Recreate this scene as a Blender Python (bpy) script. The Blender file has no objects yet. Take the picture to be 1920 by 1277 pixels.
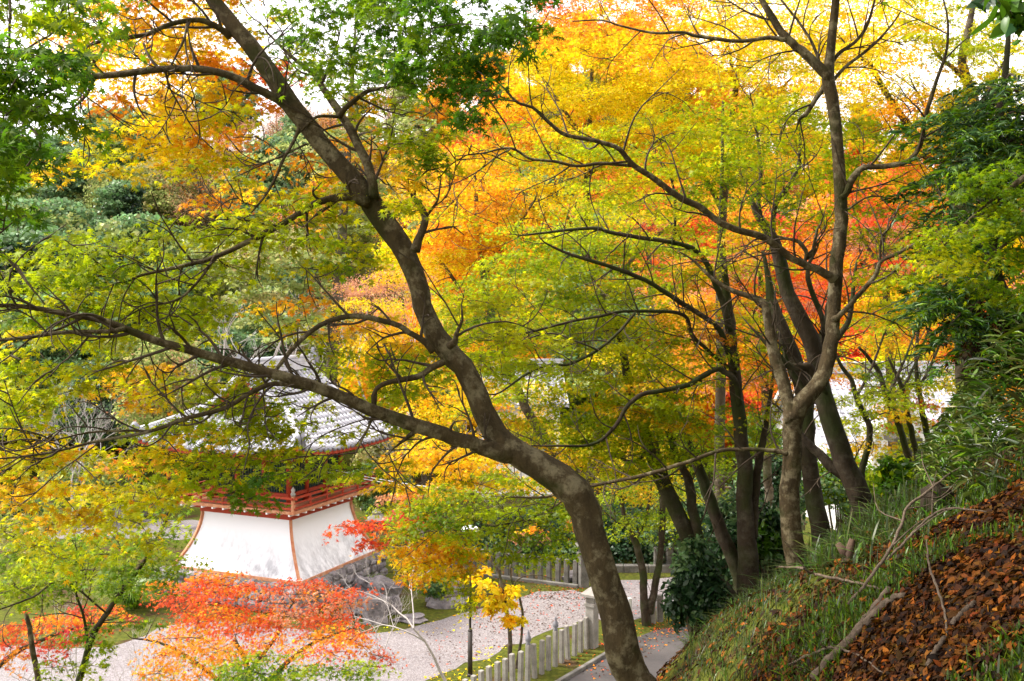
import bpy, math, random
import numpy as np
from mathutils import Vector, Matrix
rng = np.random.default_rng(7)
random.seed(7)
sc = bpy.context.scene
COL = sc.collection

# ------------------------------------------------------------------ camera, world, sun, exposure
F = 1867.0                      # focal length in pixels of the 1920 px wide photograph (35 mm lens)
HZ = 571.0                      # row of the horizon
cam_d = bpy.data.cameras.new('camera'); cam = bpy.data.objects.new('camera', cam_d); COL.objects.link(cam)
cam_d.sensor_width = 36.0; cam_d.lens = 36.0*F/1920.0
cam_d.shift_y = (HZ-638.5)/1920.0
cam.location = (0, 0, 0); cam.rotation_euler = (math.radians(90), 0, 0)
cam_d.clip_start = 0.05; cam_d.clip_end = 2000
sc.camera = cam

SUN_EL, SUN_AZ = math.radians(50), math.radians(-80)      # azimuth measured from the view direction (+y) towards the right
w = bpy.data.worlds.new('World'); sc.world = w; w.use_nodes = True
nt = w.node_tree; nt.nodes.clear()
out = nt.nodes.new('ShaderNodeOutputWorld'); bg = nt.nodes.new('ShaderNodeBackground')
sky = nt.nodes.new('ShaderNodeTexSky'); sky.sky_type = 'NISHITA'; sky.sun_disc = False
sky.sun_elevation = SUN_EL; sky.sun_rotation = SUN_AZ
sky.air_density = 1.0; sky.dust_density = 6.0; sky.ozone_density = 1.0
# thin overcast: a bright veil of cloud over most of the sky
tc = nt.nodes.new('ShaderNodeTexCoord'); nz = nt.nodes.new('ShaderNodeTexNoise'); nz.inputs['Scale'].default_value = 2.2; nz.inputs['Detail'].default_value = 5
rp = nt.nodes.new('ShaderNodeMapRange'); rp.inputs['From Min'].default_value = 0.3; rp.inputs['From Max'].default_value = 0.6
rp.inputs['To Min'].default_value = 0.72; rp.inputs['To Max'].default_value = 0.97
mx = nt.nodes.new('ShaderNodeMixRGB'); mx.inputs[2].default_value = (9.2, 8.8, 8.9, 1)
nt.links.new(tc.outputs['Generated'], nz.inputs['Vector']); nt.links.new(nz.outputs['Fac'], rp.inputs['Value'])
nt.links.new(rp.outputs['Result'], mx.inputs[0]); nt.links.new(sky.outputs[0], mx.inputs[1])
nt.links.new(mx.outputs[0], bg.inputs['Color']); bg.inputs['Strength'].default_value = 0.10
nt.links.new(bg.outputs[0], out.inputs['Surface'])

sd = bpy.data.lights.new('sun', 'SUN'); so = bpy.data.objects.new('sun', sd); COL.objects.link(so)
sd.energy = 2.2; sd.angle = math.radians(10); sd.color = (1.0, 0.95, 0.86)
sdir = Vector((math.sin(SUN_AZ)*math.cos(SUN_EL), math.cos(SUN_AZ)*math.cos(SUN_EL), math.sin(SUN_EL)))
so.rotation_euler = sdir.to_track_quat('Z', 'Y').to_euler()
so.location = sdir*60

vs = sc.view_settings; vs.view_transform = 'Standard'; vs.look = 'None'; vs.gamma = 1; vs.use_curve_mapping = False
vs.exposure = 1.68
cy = sc.cycles
cy.max_bounces = 8; cy.diffuse_bounces = 4; cy.glossy_bounces = 2; cy.transmission_bounces = 6; cy.transparent_max_bounces = 6
cy.caustics_reflective = False; cy.caustics_refractive = False
cy.use_denoising = True
sc.render.use_persistent_data = False

# ------------------------------------------------------------------ helpers
def P(px, py, d):
    return np.array(((px-960.0)/F*d, d, (HZ-py)/F*d))
def pix(p):
    p = np.asarray(p, float)
    d = np.maximum(p[..., 1], 0.05)
    return 960+F*p[..., 0]/d, HZ-F*p[..., 2]/d
def tag(o, label=None, cat=None, group=None, kind=None):
    if label: o['label'] = label
    if cat: o['category'] = cat
    if group: o['group'] = group
    if kind: o['kind'] = kind
    return o
def empty(name, loc=(0, 0, 0), rz=0.0):
    o = bpy.data.objects.new(name, None); COL.objects.link(o)
    o.location = tuple(float(v) for v in loc); o.rotation_euler = (0, 0, rz); o.empty_display_size = 0.2
    return o
def copy_tree(o, parent=None):
    c = o.copy(); COL.objects.link(c)
    if parent: c.parent = parent
    for ch in o.children: copy_tree(ch, c)
    return c

class MB:
    """collects polygons; build() links them as one mesh object"""
    def __init__(s): s.v = []; s.f = []; s.n = 0; s.smooth = []
    def add(s, verts, faces, smooth=False):
        verts = np.asarray(verts, float).reshape(-1, 3)
        s.v.append(verts)
        for f in faces: s.f.append([i+s.n for i in f])
        s.smooth += [smooth]*len(faces)
        s.n += len(verts)
    def box(s, c, size, M=None, taper=1.0):
        x, y, z = [v/2 for v in size]
        v = np.array([(-x,-y,-z),(x,-y,-z),(x,y,-z),(-x,y,-z),(-x*taper,-y*taper,z),(x*taper,-y*taper,z),(x*taper,y*taper,z),(-x*taper,y*taper,z)])
        if M is not None: v = v @ np.asarray(M).T
        s.add(v+np.asarray(c), [(3,2,1,0),(4,5,6,7),(0,1,5,4),(1,2,6,5),(2,3,7,6),(3,0,4,7)])
    def cbox(s, c, size, ch, M=None):
        """box with chamfered upper edges and vertical edges"""
        x, y, z = [v/2 for v in size]
        def ring(hx, hy, zz, k): return [(-hx+k,-hy,zz),(hx-k,-hy,zz),(hx,-hy+k,zz),(hx,hy-k,zz),(hx-k,hy,zz),(-hx+k,hy,zz),(-hx,hy-k,zz),(-hx,-hy+k,zz)]
        v = np.array(ring(x,y,-z,ch)+ring(x,y,z-ch,ch)+ring(x-ch,y-ch,z,ch))
        if M is not None: v = v @ np.asarray(M).T
        f = []
        for r in (0, 8):
            for i in range(8): f.append((r+i, r+(i+1)%8, r+8+(i+1)%8, r+8+i))
        f.append(tuple(range(16, 24))); f.append(tuple(range(7, -1, -1)))
        s.add(v+np.asarray(c), f)
    def tube(s, pts, rad, sides=8, cap=True, jit=0.0, lump=None, smooth=True):
        pts = np.asarray(pts, float); rad = np.asarray(rad, float); n = len(pts)
        t = np.gradient(pts, axis=0); t /= np.linalg.norm(t, axis=1)[:, None]+1e-9
        u = np.cross(t[0], (0.3, 0.2, 1.0) if abs(t[0][2]) < 0.9 else (1, 0, 0)); u /= np.linalg.norm(u)
        a = np.linspace(0, 2*np.pi, sides, endpoint=False)
        V = np.empty((n, sides, 3))
        for i in range(n):
            u = u-t[i]*np.dot(u, t[i]); u /= np.linalg.norm(u)+1e-9
            b = np.cross(t[i], u)
            r = np.full(sides, rad[i])
            if jit: r = r*(1+rng.normal(0, jit, sides))
            if lump is not None: r = r*lump(i/(n-1), a)
            V[i] = pts[i]+np.outer(np.cos(a)*r, u)+np.outer(np.sin(a)*r, b)
        f = []
        for i in range(n-1):
            for j in range(sides):
                k = (j+1) % sides
                f.append((i*sides+j, i*sides+k, (i+1)*sides+k, (i+1)*sides+j))
        if cap:
            f.append(tuple(range(sides-1, -1, -1))); f.append(tuple((n-1)*sides+j for j in range(sides)))
        s.add(V.reshape(-1, 3), f, smooth)
    def lathe(s, prof, c=(0, 0, 0), sides=16, smooth=True):
        prof = [(max(r, 1e-4), z) for r, z in prof]
        a = np.linspace(0, 2*np.pi, sides, endpoint=False)
        V = np.array([[(r*math.cos(t)+c[0], r*math.sin(t)+c[1], z+c[2]) for t in a] for r, z in prof]).reshape(-1, 3)
        f = []
        for i in range(len(prof)-1):
            for j in range(sides):
                k = (j+1) % sides
                f.append((i*sides+j, i*sides+k, (i+1)*sides+k, (i+1)*sides+j))
        f.append(tuple(range(sides-1, -1, -1))); f.append(tuple((len(prof)-1)*sides+j for j in range(sides)))
        s.add(V, f, smooth)
    def build(s, name, mat, parent=None, origin=None):
        me = bpy.data.meshes.new(name)
        v = np.concatenate(s.v) if s.v else np.zeros((0, 3))
        if origin is not None: v = v-np.asarray(origin, float)
        me.from_pydata(v.tolist(), [], s.f)
        me.polygons.foreach_set('use_smooth', np.array(s.smooth, bool))
        me.materials.append(mat); me.update()
        o = bpy.data.objects.new(name, me); COL.objects.link(o)
        if parent: o.parent = parent
        if origin is not None and parent is None: o.location = tuple(float(q) for q in origin)
        return o

def quadmesh(name, V, nq, cols, mat, parent=None, origin=(0, 0, 0), smooth=False):
    """V: (N, nv, 3) vertex blocks; nq: (q, k) face index pattern inside a block (k verts a face); cols: (N,3) one colour a block"""
    N, nv, _ = V.shape; nq = np.asarray(nq); q, k = nq.shape
    me = bpy.data.meshes.new(name)
    me.vertices.add(N*nv); me.vertices.foreach_set('co', (V-np.asarray(origin, float)).astype(np.float32).ravel())
    idx = (np.arange(N)[:, None, None]*nv+nq[None]).astype(np.int32)
    me.loops.add(N*q*k); me.loops.foreach_set('vertex_index', idx.ravel())
    me.polygons.add(N*q)
    me.polygons.foreach_set('loop_start', np.arange(0, N*q*k, k, dtype=np.int32))
    me.polygons.foreach_set('loop_total', np.full(N*q, k, np.int32))
    if smooth: me.polygons.foreach_set('use_smooth', np.ones(N*q, bool))
    if cols is not None:
        at = me.attributes.new('leafcol', 'FLOAT_COLOR', 'FACE')
        c = np.ones((N, q, 4), np.float32); c[:, :, :3] = np.asarray(cols)[:, None, :]
        at.data.foreach_set('color', c.ravel())
    me.materials.append(mat); me.update(calc_edges=True); me.validate()
    o = bpy.data.objects.new(name, me); COL.objects.link(o)
    if parent: o.parent = parent
    else: o.location = tuple(float(v) for v in origin)
    return o

def spline(pts, n):
    """Catmull-Rom through rows of any width"""
    p = np.asarray(pts, float)
    if len(p) < 3:
        t = np.linspace(0, 1, n)[:, None]; return p[0]*(1-t)+p[-1]*t
    e = np.vstack([2*p[0]-p[1], p, 2*p[-1]-p[-2]])
    seg = len(p)-1
    T = np.linspace(0, seg, n); i = np.minimum(T.astype(int), seg-1); t = (T-i)[:, None]
    a, b, c, d = e[i], e[i+1], e[i+2], e[i+3]
    return 0.5*((2*b)+(-a+c)*t+(2*a-5*b+4*c-d)*t**2+(-a+3*b-3*c+d)*t**3)

# ------------------------------------------------------------------ materials
def mat(name, build):
    m = bpy.data.materials.new(name); m.use_nodes = True
    n = m.node_tree; n.nodes.clear()
    o = n.nodes.new('ShaderNodeOutputMaterial')
    build(n, o); return m
def N(n, t, **kw):
    x = n.nodes.new(t)
    for k, v in kw.items():
        if k in x.inputs: x.inputs[k].default_value = v
        else: setattr(x, k, v)
    return x
def noise(n, scale, detail=4, rough=0.55, coord='Object', stretch=None):
    t = n.nodes.new('ShaderNodeTexCoord'); z = N(n, 'ShaderNodeTexNoise', Scale=scale, Detail=detail, Roughness=rough)
    if stretch:
        mp = n.nodes.new('ShaderNodeMapping'); mp.inputs['Scale'].default_value = stretch
        n.links.new(t.outputs[coord], mp.inputs[0]); n.links.new(mp.outputs[0], z.inputs['Vector'])
    else: n.links.new(t.outputs[coord], z.inputs['Vector'])
    return z
def ramp(n, src, stops):
    r = n.nodes.new('ShaderNodeValToRGB'); e = r.color_ramp.elements
    while len(e) < len(stops): e.new(0.5)
    for k, (p, c) in enumerate(stops):
        e[k].position = p; e[k].color = (*c, 1) if len(c) == 3 else c
    n.links.new(src, r.inputs[0]); return r
def mixc(n, f, a, b, mode='MIX'):
    m = n.nodes.new('ShaderNodeMixRGB'); m.blend_type = mode
    for i, v in enumerate((f, a, b)):
        if isinstance(v, (int, float)): m.inputs[i].default_value = v
        elif isinstance(v, tuple): m.inputs[i].default_value = (*v, 1)
        else: n.links.new(v, m.inputs[i])
    return m.outputs[0]
def bump(n, src, strength, dist=0.02):
    b = N(n, 'ShaderNodeBump', Strength=strength, Distance=dist); n.links.new(src, b.inputs['Height']); return b.outputs[0]
def prin(n, o, color, rough=0.8, normal=None, spec=0.3, metal=0.0):
    p = n.nodes.new('ShaderNodeBsdfPrincipled')
    if isinstance(color, tuple): p.inputs['Base Color'].default_value = (*color, 1)
    else: n.links.new(color, p.inputs['Base Color'])
    if isinstance(rough, (int, float)): p.inputs['Roughness'].default_value = rough
    else: n.links.new(rough, p.inputs['Roughness'])
    p.inputs['Specular IOR Level'].default_value = spec; p.inputs['Metallic'].default_value = metal
    if normal is not None: n.links.new(normal, p.inputs['Normal'])
    n.links.new(p.outputs[0], o.inputs[0]); return p

def m_leaf(trans=0.55, gloss=0.06, rough=0.45):
    def b(n, o):
        a = N(n, 'ShaderNodeAttribute', attribute_name='leafcol')
        d = n.nodes.new('ShaderNodeBsdfDiffuse'); t = n.nodes.new('ShaderNodeBsdfTranslucent')
        g = N(n, 'ShaderNodeBsdfGlossy', Roughness=rough)
        gm = N(n, 'ShaderNodeGamma', Gamma=0.86); n.links.new(a.outputs['Color'], gm.inputs[0])
        n.links.new(a.outputs['Color'], d.inputs[0]); n.links.new(gm.outputs[0], t.inputs[0])
        m1 = N(n, 'ShaderNodeMixShader', Fac=trans); n.links.new(d.outputs[0], m1.inputs[1]); n.links.new(t.outputs[0], m1.inputs[2])
        m2 = N(n, 'ShaderNodeMixShader', Fac=gloss); n.links.new(m1.outputs[0], m2.inputs[1]); n.links.new(g.outputs[0], m2.inputs[2])
        n.links.new(m2.outputs[0], o.inputs[0])
    return b
def m_bark(base, light, moss, mossamt, sc_=9.0):
    def b(n, o):
        z1 = noise(n, sc_, 6, 0.65, stretch=(1, 1, 0.45)); z2 = noise(n, sc_*0.62, 6, 0.7); z3 = noise(n, sc_*6, 5, 0.7, stretch=(1, 1, 0.5)); z4 = noise(n, sc_*0.28, 3)
        c = ramp(n, z1.outputs['Fac'], [(0.3, tuple(v*0.55 for v in base)), (0.5, base), (0.72, tuple(min(1, v*1.5) for v in base))])
        lm = ramp(n, z2.outputs['Fac'], [(0.49, (0, 0, 0)), (0.62, (1, 1, 1))])
        c2 = mixc(n, lm.outputs[0], c.outputs[0], light)
        mm = ramp(n, z4.outputs['Fac'], [(0.62-mossamt, (0, 0, 0)), (0.74-mossamt, (1, 1, 1))])
        c3 = mixc(n, mm.outputs[0], c2, moss)
        c4 = mixc(n, 0.7, c3, mixc(n, z3.outputs['Fac'], (0.25, 0.25, 0.25), (1.6, 1.6, 1.6)), 'MULTIPLY')
        hh = mixc(n, 0.5, z1.outputs['Fac'], z3.outputs['Fac'])
        prin(n, o, c4, 0.85, bump(n, hh, 0.9, 0.03), 0.2)
    return b
def m_simple(c1, c2, scale, rough=0.8, bs=0.3, bd=0.02, spec=0.3, detail=5, fine=None):
    def b(n, o):
        z = noise(n, scale, detail, 0.6)
        r = ramp(n, z.outputs['Fac'], [(0.3, c1), (0.7, c2)])
        col = r.outputs[0]
        h = z.outputs['Fac']
        if fine:
            zf = noise(n, fine, 3, 0.6); col = mixc(n, 0.5, col, mixc(n, zf.outputs['Fac'], (0.3,)*3, (1.6,)*3), 'MULTIPLY'); h = zf.outputs['Fac']
        prin(n, o, col, rough, bump(n, h, bs, bd), spec)
    return b
def m_gravel(n, o):
    z = noise(n, 0.35, 4); zf = noise(n, 26, 4, 0.7); zc = noise(n, 1.7, 5, 0.65)
    v = N(n, 'ShaderNodeTexVoronoi', Scale=34.0); t = n.nodes.new('ShaderNodeTexCoord'); n.links.new(t.outputs['Object'], v.inputs['Vector'])
    c = ramp(n, v.outputs['Color'], [(0.1, (0.155, 0.135, 0.137)), (0.5, (0.235, 0.21, 0.214)), (0.9, (0.33, 0.305, 0.31))])
    c = mixc(n, 0.35, c.outputs[0], mixc(n, zc.outputs['Fac'], (0.45,)*3, (1.3,)*3), 'MULTIPLY')
    c = mixc(n, 0.5, c, mixc(n, zf.outputs['Fac'], (0.5,)*3, (1.4,)*3), 'MULTIPLY')
    prin(n, o, c, 0.9, bump(n, v.outputs['Distance'], 0.6, 0.02), 0.2)
def m_ground(n, o):
    # moss lawn, bare earth and leaf mould in irregular patches
    z = noise(n, 0.9, 6, 0.6); z2 = noise(n, 7, 5, 0.65); z3 = noise(n, 40, 3, 0.7)
    moss = ramp(n, z2.outputs['Fac'], [(0.3, (0.038, 0.05, 0.009)), (0.55, (0.095, 0.108, 0.014)), (0.75, (0.155, 0.145, 0.024))])
    earth = ramp(n, z2.outputs['Fac'], [(0.3, (0.035, 0.022, 0.012)), (0.7, (0.12, 0.07, 0.035))])
    f = ramp(n, z.outputs['Fac'], [(0.50, (0, 0, 0)), (0.62, (1, 1, 1))])
    c = mixc(n, f.outputs[0], moss.outputs[0], earth.outputs[0])
    c = mixc(n, 0.6, c, mixc(n, z3.outputs['Fac'], (0.3,)*3, (1.6,)*3), 'MULTIPLY')
    prin(n, o, c, 0.95, bump(n, z3.outputs['Fac'], 0.8, 0.03), 0.1)
def m_plaster(n, o):
    z = noise(n, 1.1, 6, 0.65, stretch=(1.3, 1.3, 0.7)); z2 = noise(n, 6, 6, 0.7, stretch=(1, 1, 0.35)); z3 = noise(n, 30, 3)
    stain = ramp(n, mixc(n, 0.5, z.outputs['Fac'], z2.outputs['Fac']), [(0.42, (0, 0, 0)), (0.60, (1, 1, 1))])
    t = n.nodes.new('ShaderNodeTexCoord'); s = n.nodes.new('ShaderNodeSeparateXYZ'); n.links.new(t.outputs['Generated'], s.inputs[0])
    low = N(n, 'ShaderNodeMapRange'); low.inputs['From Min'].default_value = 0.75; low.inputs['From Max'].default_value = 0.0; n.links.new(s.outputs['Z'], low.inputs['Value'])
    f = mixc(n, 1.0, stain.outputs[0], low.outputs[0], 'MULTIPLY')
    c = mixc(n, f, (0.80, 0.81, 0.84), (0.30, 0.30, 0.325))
    prin(n, o, c, 0.85, bump(n, z3.outputs['Fac'], 0.1, 0.01), 0.2)

M = {}
M['leaf'] = mat('maple_leaf', m_leaf(0.64, 0.012))
M['leaf_dark'] = mat('evergreen_leaf', m_leaf(0.3, 0.035, 0.4))
M['litter'] = mat('dry_leaf', m_leaf(0.15, 0.012, 0.6))
M['grass'] = mat('grass_blade', m_leaf(0.35, 0.05))
M['bark'] = mat('maple_bark', m_bark((0.066, 0.046, 0.022), (0.20, 0.165, 0.098), (0.040, 0.038, 0.009), 0.06, 13))
M['bark_far'] = mat('rough_bark', m_bark((0.075, 0.055, 0.036), (0.16, 0.14, 0.10), (0.045, 0.055, 0.015), 0.10, 5))
M['bark_dark'] = mat('dark_mossy_bark', m_bark((0.040, 0.028, 0.018), (0.085, 0.07, 0.05), (0.035, 0.042, 0.012), 0.16, 5))
M['twig'] = mat('twig_bark', m_simple((0.035, 0.023, 0.015), (0.085, 0.06, 0.04), 20, 0.85, 0.3))
M['deadwood'] = mat('bleached_twig', m_simple((0.30, 0.27, 0.25), (0.50, 0.46, 0.44), 14, 0.9, 0.3))
M['stick'] = mat('fallen_wood', m_simple((0.07, 0.05, 0.035), (0.20, 0.15, 0.11), 16, 0.9, 0.6, 0.02, 0.15, 6, 60))
M['ground'] = mat('mossy_ground', m_ground)
M['gravel'] = mat('grey_gravel', m_gravel)
M['asphalt'] = mat('asphalt', m_simple((0.05, 0.045, 0.045), (0.095, 0.085, 0.082), 0.8, 0.85, 0.5, 0.01, 0.3, 6, 70))
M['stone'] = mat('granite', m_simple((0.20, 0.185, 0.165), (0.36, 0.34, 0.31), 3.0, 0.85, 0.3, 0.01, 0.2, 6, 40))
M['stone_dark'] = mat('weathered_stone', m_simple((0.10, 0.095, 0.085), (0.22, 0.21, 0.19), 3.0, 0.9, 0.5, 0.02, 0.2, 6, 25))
M['rock'] = mat('garden_rock', m_simple((0.09, 0.08, 0.085), (0.34, 0.31, 0.32), 2.6, 0.9, 0.8, 0.05, 0.2, 7, 14))
M['plaster'] = mat('stained_white_plaster', m_plaster)
M['white'] = mat('white_wall', m_simple((0.74, 0.73, 0.73), (0.82, 0.81, 0.81), 2, 0.85, 0.05))
M['tile'] = mat('grey_roof_tile', m_simple((0.34, 0.34, 0.375), (0.56, 0.56, 0.60), 3.5, 0.38, 0.15, 0.01, 0.5, 5, 18))
M['tile_dark'] = mat('dark_roof_tile', m_simple((0.12, 0.12, 0.14), (0.24, 0.24, 0.27), 5, 0.45, 0.2, 0.01, 0.5))
M['red'] = mat('vermilion_wood', m_simple((0.29, 0.030, 0.012), (0.42, 0.055, 0.02), 5, 0.6, 0.2))
M['red_worn'] = mat('worn_vermilion_wood', m_simple((0.40, 0.12, 0.05), (0.55, 0.30, 0.17), 6, 0.75, 0.3))
M['green'] = mat('dark_green_lattice', m_simple((0.012, 0.03, 0.024), (0.03, 0.06, 0.05), 5, 0.6, 0.1))
M['metal'] = mat('brown_metal_pole', m_simple((0.035, 0.028, 0.025), (0.06, 0.05, 0.045), 6, 0.5, 0.05))
M['bamboo'] = mat('split_bamboo', m_simple((0.26, 0.23, 0.17), (0.46, 0.42, 0.33), 4, 0.7, 0.2))
M['wood'] = mat('dark_timber', m_simple((0.05, 0.03, 0.02), (0.12, 0.07, 0.045), 6, 0.8, 0.2))
M['glass'] = mat('dark_window', m_simple((0.02, 0.02, 0.022), (0.04, 0.04, 0.045), 3, 0.15, 0.0))
M['wire'] = mat('pale_cable', m_simple((0.55, 0.54, 0.56), (0.65, 0.64, 0.66), 5, 0.5, 0.0))
M['cable_dark'] = mat('black_cable', m_simple((0.012, 0.012, 0.013), (0.02, 0.02, 0.022), 5, 0.5, 0.0))
# ------------------------------------------------------------------ terrain
ZP = -10.3                                    # level of the temple court, below the photographer on the bank
def sstep(x, a, b):
    t = np.clip((x-a)/(b-a), 0, 1); return t*t*(3-2*t)
def smax(a, b, k=0.5):
    h = np.clip(0.5+0.5*(a-b)/k, 0, 1); return b*(1-h)+a*h+k*h*(1-h)
def wob(x, y): return 0.05*np.sin(1.7*x+0.6*y)+0.04*np.sin(2.9*y-1.3*x+1)+0.025*np.sin(5.1*x+3.7*y)
def height(x, y):
    x = np.asarray(x, float); y = np.asarray(y, float)
    hb = -1.5+0.62*(np.minimum(x, 9)-2.06)-0.2*(y-4)-0.03*np.maximum(0, y-6)**2-0.5*np.maximum(0, 2.3-x)**2*sstep(y, 0.5, 4.5)
    hb = hb+wob(x, y)*sstep(y, 0, 3)
    z = smax(hb, ZP+0*x)
    hill = ZP+36*sstep(y, 54+0.10*np.abs(x+5), 128+0.1*np.abs(x))*(0.84+0.2*np.sin(0.05*x+1.2)+0.09*np.sin(0.13*x))+0.9*np.sin(0.21*x+0.13*y)*sstep(y, 56, 75)
    return np.maximum(z, hill)
def ground_at(px, py, t0=2.5, t1=90):
    t = np.arange(t0, t1, 0.02); x = (px-960)/F*t; z = (HZ-py)/F*t
    k = np.argmax(z < height(x, t)); return np.array((x[k], t[k], float(height(x[k], t[k]))))

xs = np.unique(np.concatenate([np.arange(-320, -40, 8), np.arange(-40, -4, 1.2), np.arange(-4, 10, 0.22), np.arange(10, 40, 1.2), np.arange(40, 321, 8)]))
ys = np.unique(np.concatenate([np.arange(-40, 0, 2.0), np.arange(0, 16, 0.22), np.arange(16, 60, 1.0), np.arange(60, 160, 2.5), np.arange(160, 900, 20)]))
X, Y = np.meshgrid(xs, ys); Z = height(X, Y)
nx, ny = len(xs), len(ys)
mb = MB(); mb.v.append(np.stack([X, Y, Z], -1).reshape(-1, 3)); mb.n = nx*ny
ii, jj = np.meshgrid(np.arange(nx-1), np.arange(ny-1)); b0 = (jj*nx+ii).ravel()
mb.f = np.stack([b0, b0+1, b0+nx+1, b0+nx], -1).tolist(); mb.smooth = [True]*len(mb.f)
tag(mb.build('ground', M['ground']), kind='structure')

def sheet(name, poly, z, m, kind='structure', n=6, amp=0.12):
    """a flat sheet with a softly irregular outline"""
    p = np.array(poly, float); q = np.vstack([p, p[:1]]); o = []
    for a, b in zip(q[:-1], q[1:]):
        k = max(2, int(np.linalg.norm(b-a)/0.5))
        for t in np.linspace(0, 1, k, endpoint=False): o.append(a+(b-a)*t+rng.normal(0, amp, 2)*(1 if k > 2 else 0))
    me = bpy.data.meshes.new(name); me.from_pydata([(x, y, z) for x, y in o], [], [list(range(len(o)))]); me.materials.append(m)
    ob = bpy.data.objects.new(name, me); COL.objects.link(ob); tag(ob, kind=kind); return ob
def gp(px, py, z=ZP):
    d = (HZ-py)/F; t = z/d; return ((px-960)/F*t, t)
court = [gp(*q) for q in [(120,1400),(800,1278),(905,1232),(1000,1196),(1100,1158),(1110,1118),(1075,1106),(1010,1112),(940,1128),(880,1148),(800,1172),(700,1188),(620,1190),(540,1178),(420,1160),(300,1180),(220,1210),(120,1215),(0,1210),(-140,1240),(-300,1400)]]
sheet('gravel_court', court, ZP+0.006, M['gravel'])
sheet('gravel_path', [gp(*q) for q in [(1128,1092),(1128,1164),(1190,1160),(1300,1130),(1330,1088),(1230,1082)]], ZP+0.006, M['gravel'])
sheet('far_gravel', [gp(*q) for q in [(100,1010),(420,1010),(420,978),(150,970),(60,985)]], ZP+0.006, M['gravel'])
sheet('asphalt_path', [gp(*q) for q in [(1030,1300),(1120,1235),(1180,1200),(1235,1180),(1330,1170),(1450,1190),(1450,1330),(1030,1400)]], ZP+0.006, M['asphalt'], amp=0.06)

# ------------------------------------------------------------------ belfry with flared white skirt
bx = Vector((-0.914, 0.406, 0)); by = Vector((0.406, 0.914, 0))
BO = np.array((-8.50, 36.25, 0.0)); BR = np.array([[bx.x, by.x, 0], [bx.y, by.y, 0], [0, 0, 1]])
def bl(x, y, z): return BR @ np.array((x, y, z))+BO
bel = empty('bell_tower', (BO[0], BO[1], ZP)); BOr = np.array((BO[0], BO[1], ZP))
tag(bel, 'white skirted temple bell tower with tiled roof and vermilion balcony', 'bell tower')
def bbuild(mb, name, m, par=bel):
    return mb.build(name, m, par, BOr if par is bel else BOr)
def bbox(mb, c, s): mb.box(bl(*c), s, BR)
# stone base of rough boulders
mb = MB()
bbox(mb, (0, 0, -9.86), (5.5, 5.05, 0.9))
for side in range(4):
    L = (5.5, 5.05)[side % 2]
    for row in range(3):
        x = -L/2
        while x < L/2:
            wd = rng.uniform(0.3, 0.62); h = 0.34
            c = x+wd/2; z = -10.22+row*0.31+rng.uniform(-.03, .03); dpt = (5.05, 5.5)[side % 2]/2+rng.uniform(-0.02, 0.05)
            p = [(c, -dpt, z+.15), (dpt, c, z+.15), (-c, dpt, z+.15), (-dpt, -c, z+.15)][side]
            k = [(1, .5), (.5, 1)][side % 2]
            a = np.linspace(0, 2*np.pi, 9)[:-1]
            V = []
            for zz, rr in ((-.5, .72), (-.2, 1), (.25, .98), (.5, .7)):
                for t in a:
                    sx, sy = np.cos(t), np.sin(t); e = 0.62
                    V.append((np.sign(sx)*abs(sx)**e*rr*(wd/2 if k[0] == 1 else .22)*rng.uniform(.9, 1.08), np.sign(sy)*abs(sy)**e*rr*(wd/2 if k[1] == 1 else .22)*rng.uniform(.9, 1.08), zz*h*rng.uniform(.9, 1.1)))
            V = (np.array(V)+np.array(p)) @ BR.T+BO
            f = [(r*8+i, r*8+(i+1) % 8, r*8+8+(i+1) % 8, r*8+8+i) for r in range(3) for i in range(8)]+[tuple(range(24, 32)), tuple(range(7, -1, -1))]
            mb.add(V, f); x += wd*0.98
base = bbuild(mb, 'stone_base', M['rock'])
mb = MB(); bbox(mb, (0, 0, -9.36), (5.75, 5.25, 0.14)); bbuild(mb, 'stone_kerb', M['stone_dark'])
mb = MB(); bbox(mb, (0, 0, -9.24), (5.44, 4.92, 0.10)); bbuild(mb, 'sill_beam', M['red_worn'])
# skirt: four concave faces
ZS0, ZS1 = -9.19, -7.30
def skirt_half(t):      # t 0 bottom .. 1 top, half sizes
    k = (1-t)**1.75
    return 1.88+0.78*k, 1.82+0.58*k
mb = MB(); nseg = 14
for side in range(4):
    V = []; f = []
    for i in range(nseg+1):
        t = i/nseg; hx, hy = skirt_half(t); z = ZS0+(ZS1-ZS0)*t
        cs = [(-hx, -hy), (hx, -hy), (hx, hy), (-hx, hy)]
        a, b = cs[side], cs[(side+1) % 4]
        for j in range(13):
            s = j/12; V.append(bl(a[0]+(b[0]-a[0])*s, a[1]+(b[1]-a[1])*s, z))
    for i in range(nseg):
        for j in range(12): f.append((i*13+j, i*13+j+1, (i+1)*13+j+1, (i+1)*13+j))
    mb.add(V, f, True)
bbuild(mb, 'plaster_skirt', M['plaster'])
for sx, sy in ((-1, -1), (1, -1), (1, 1), (-1, 1)):
    mb = MB(); pts = []
    for i in range(nseg+1):
        t = i/nseg; hx, hy = skirt_half(t); pts.append(bl(sx*(hx+.01), sy*(hy+.01), ZS0+(ZS1-ZS0)*t))
    mb.tube(pts, [0.075]*len(pts), 4, smooth=False); bbuild(mb, 'corner_batten', M['red_worn'])
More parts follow.
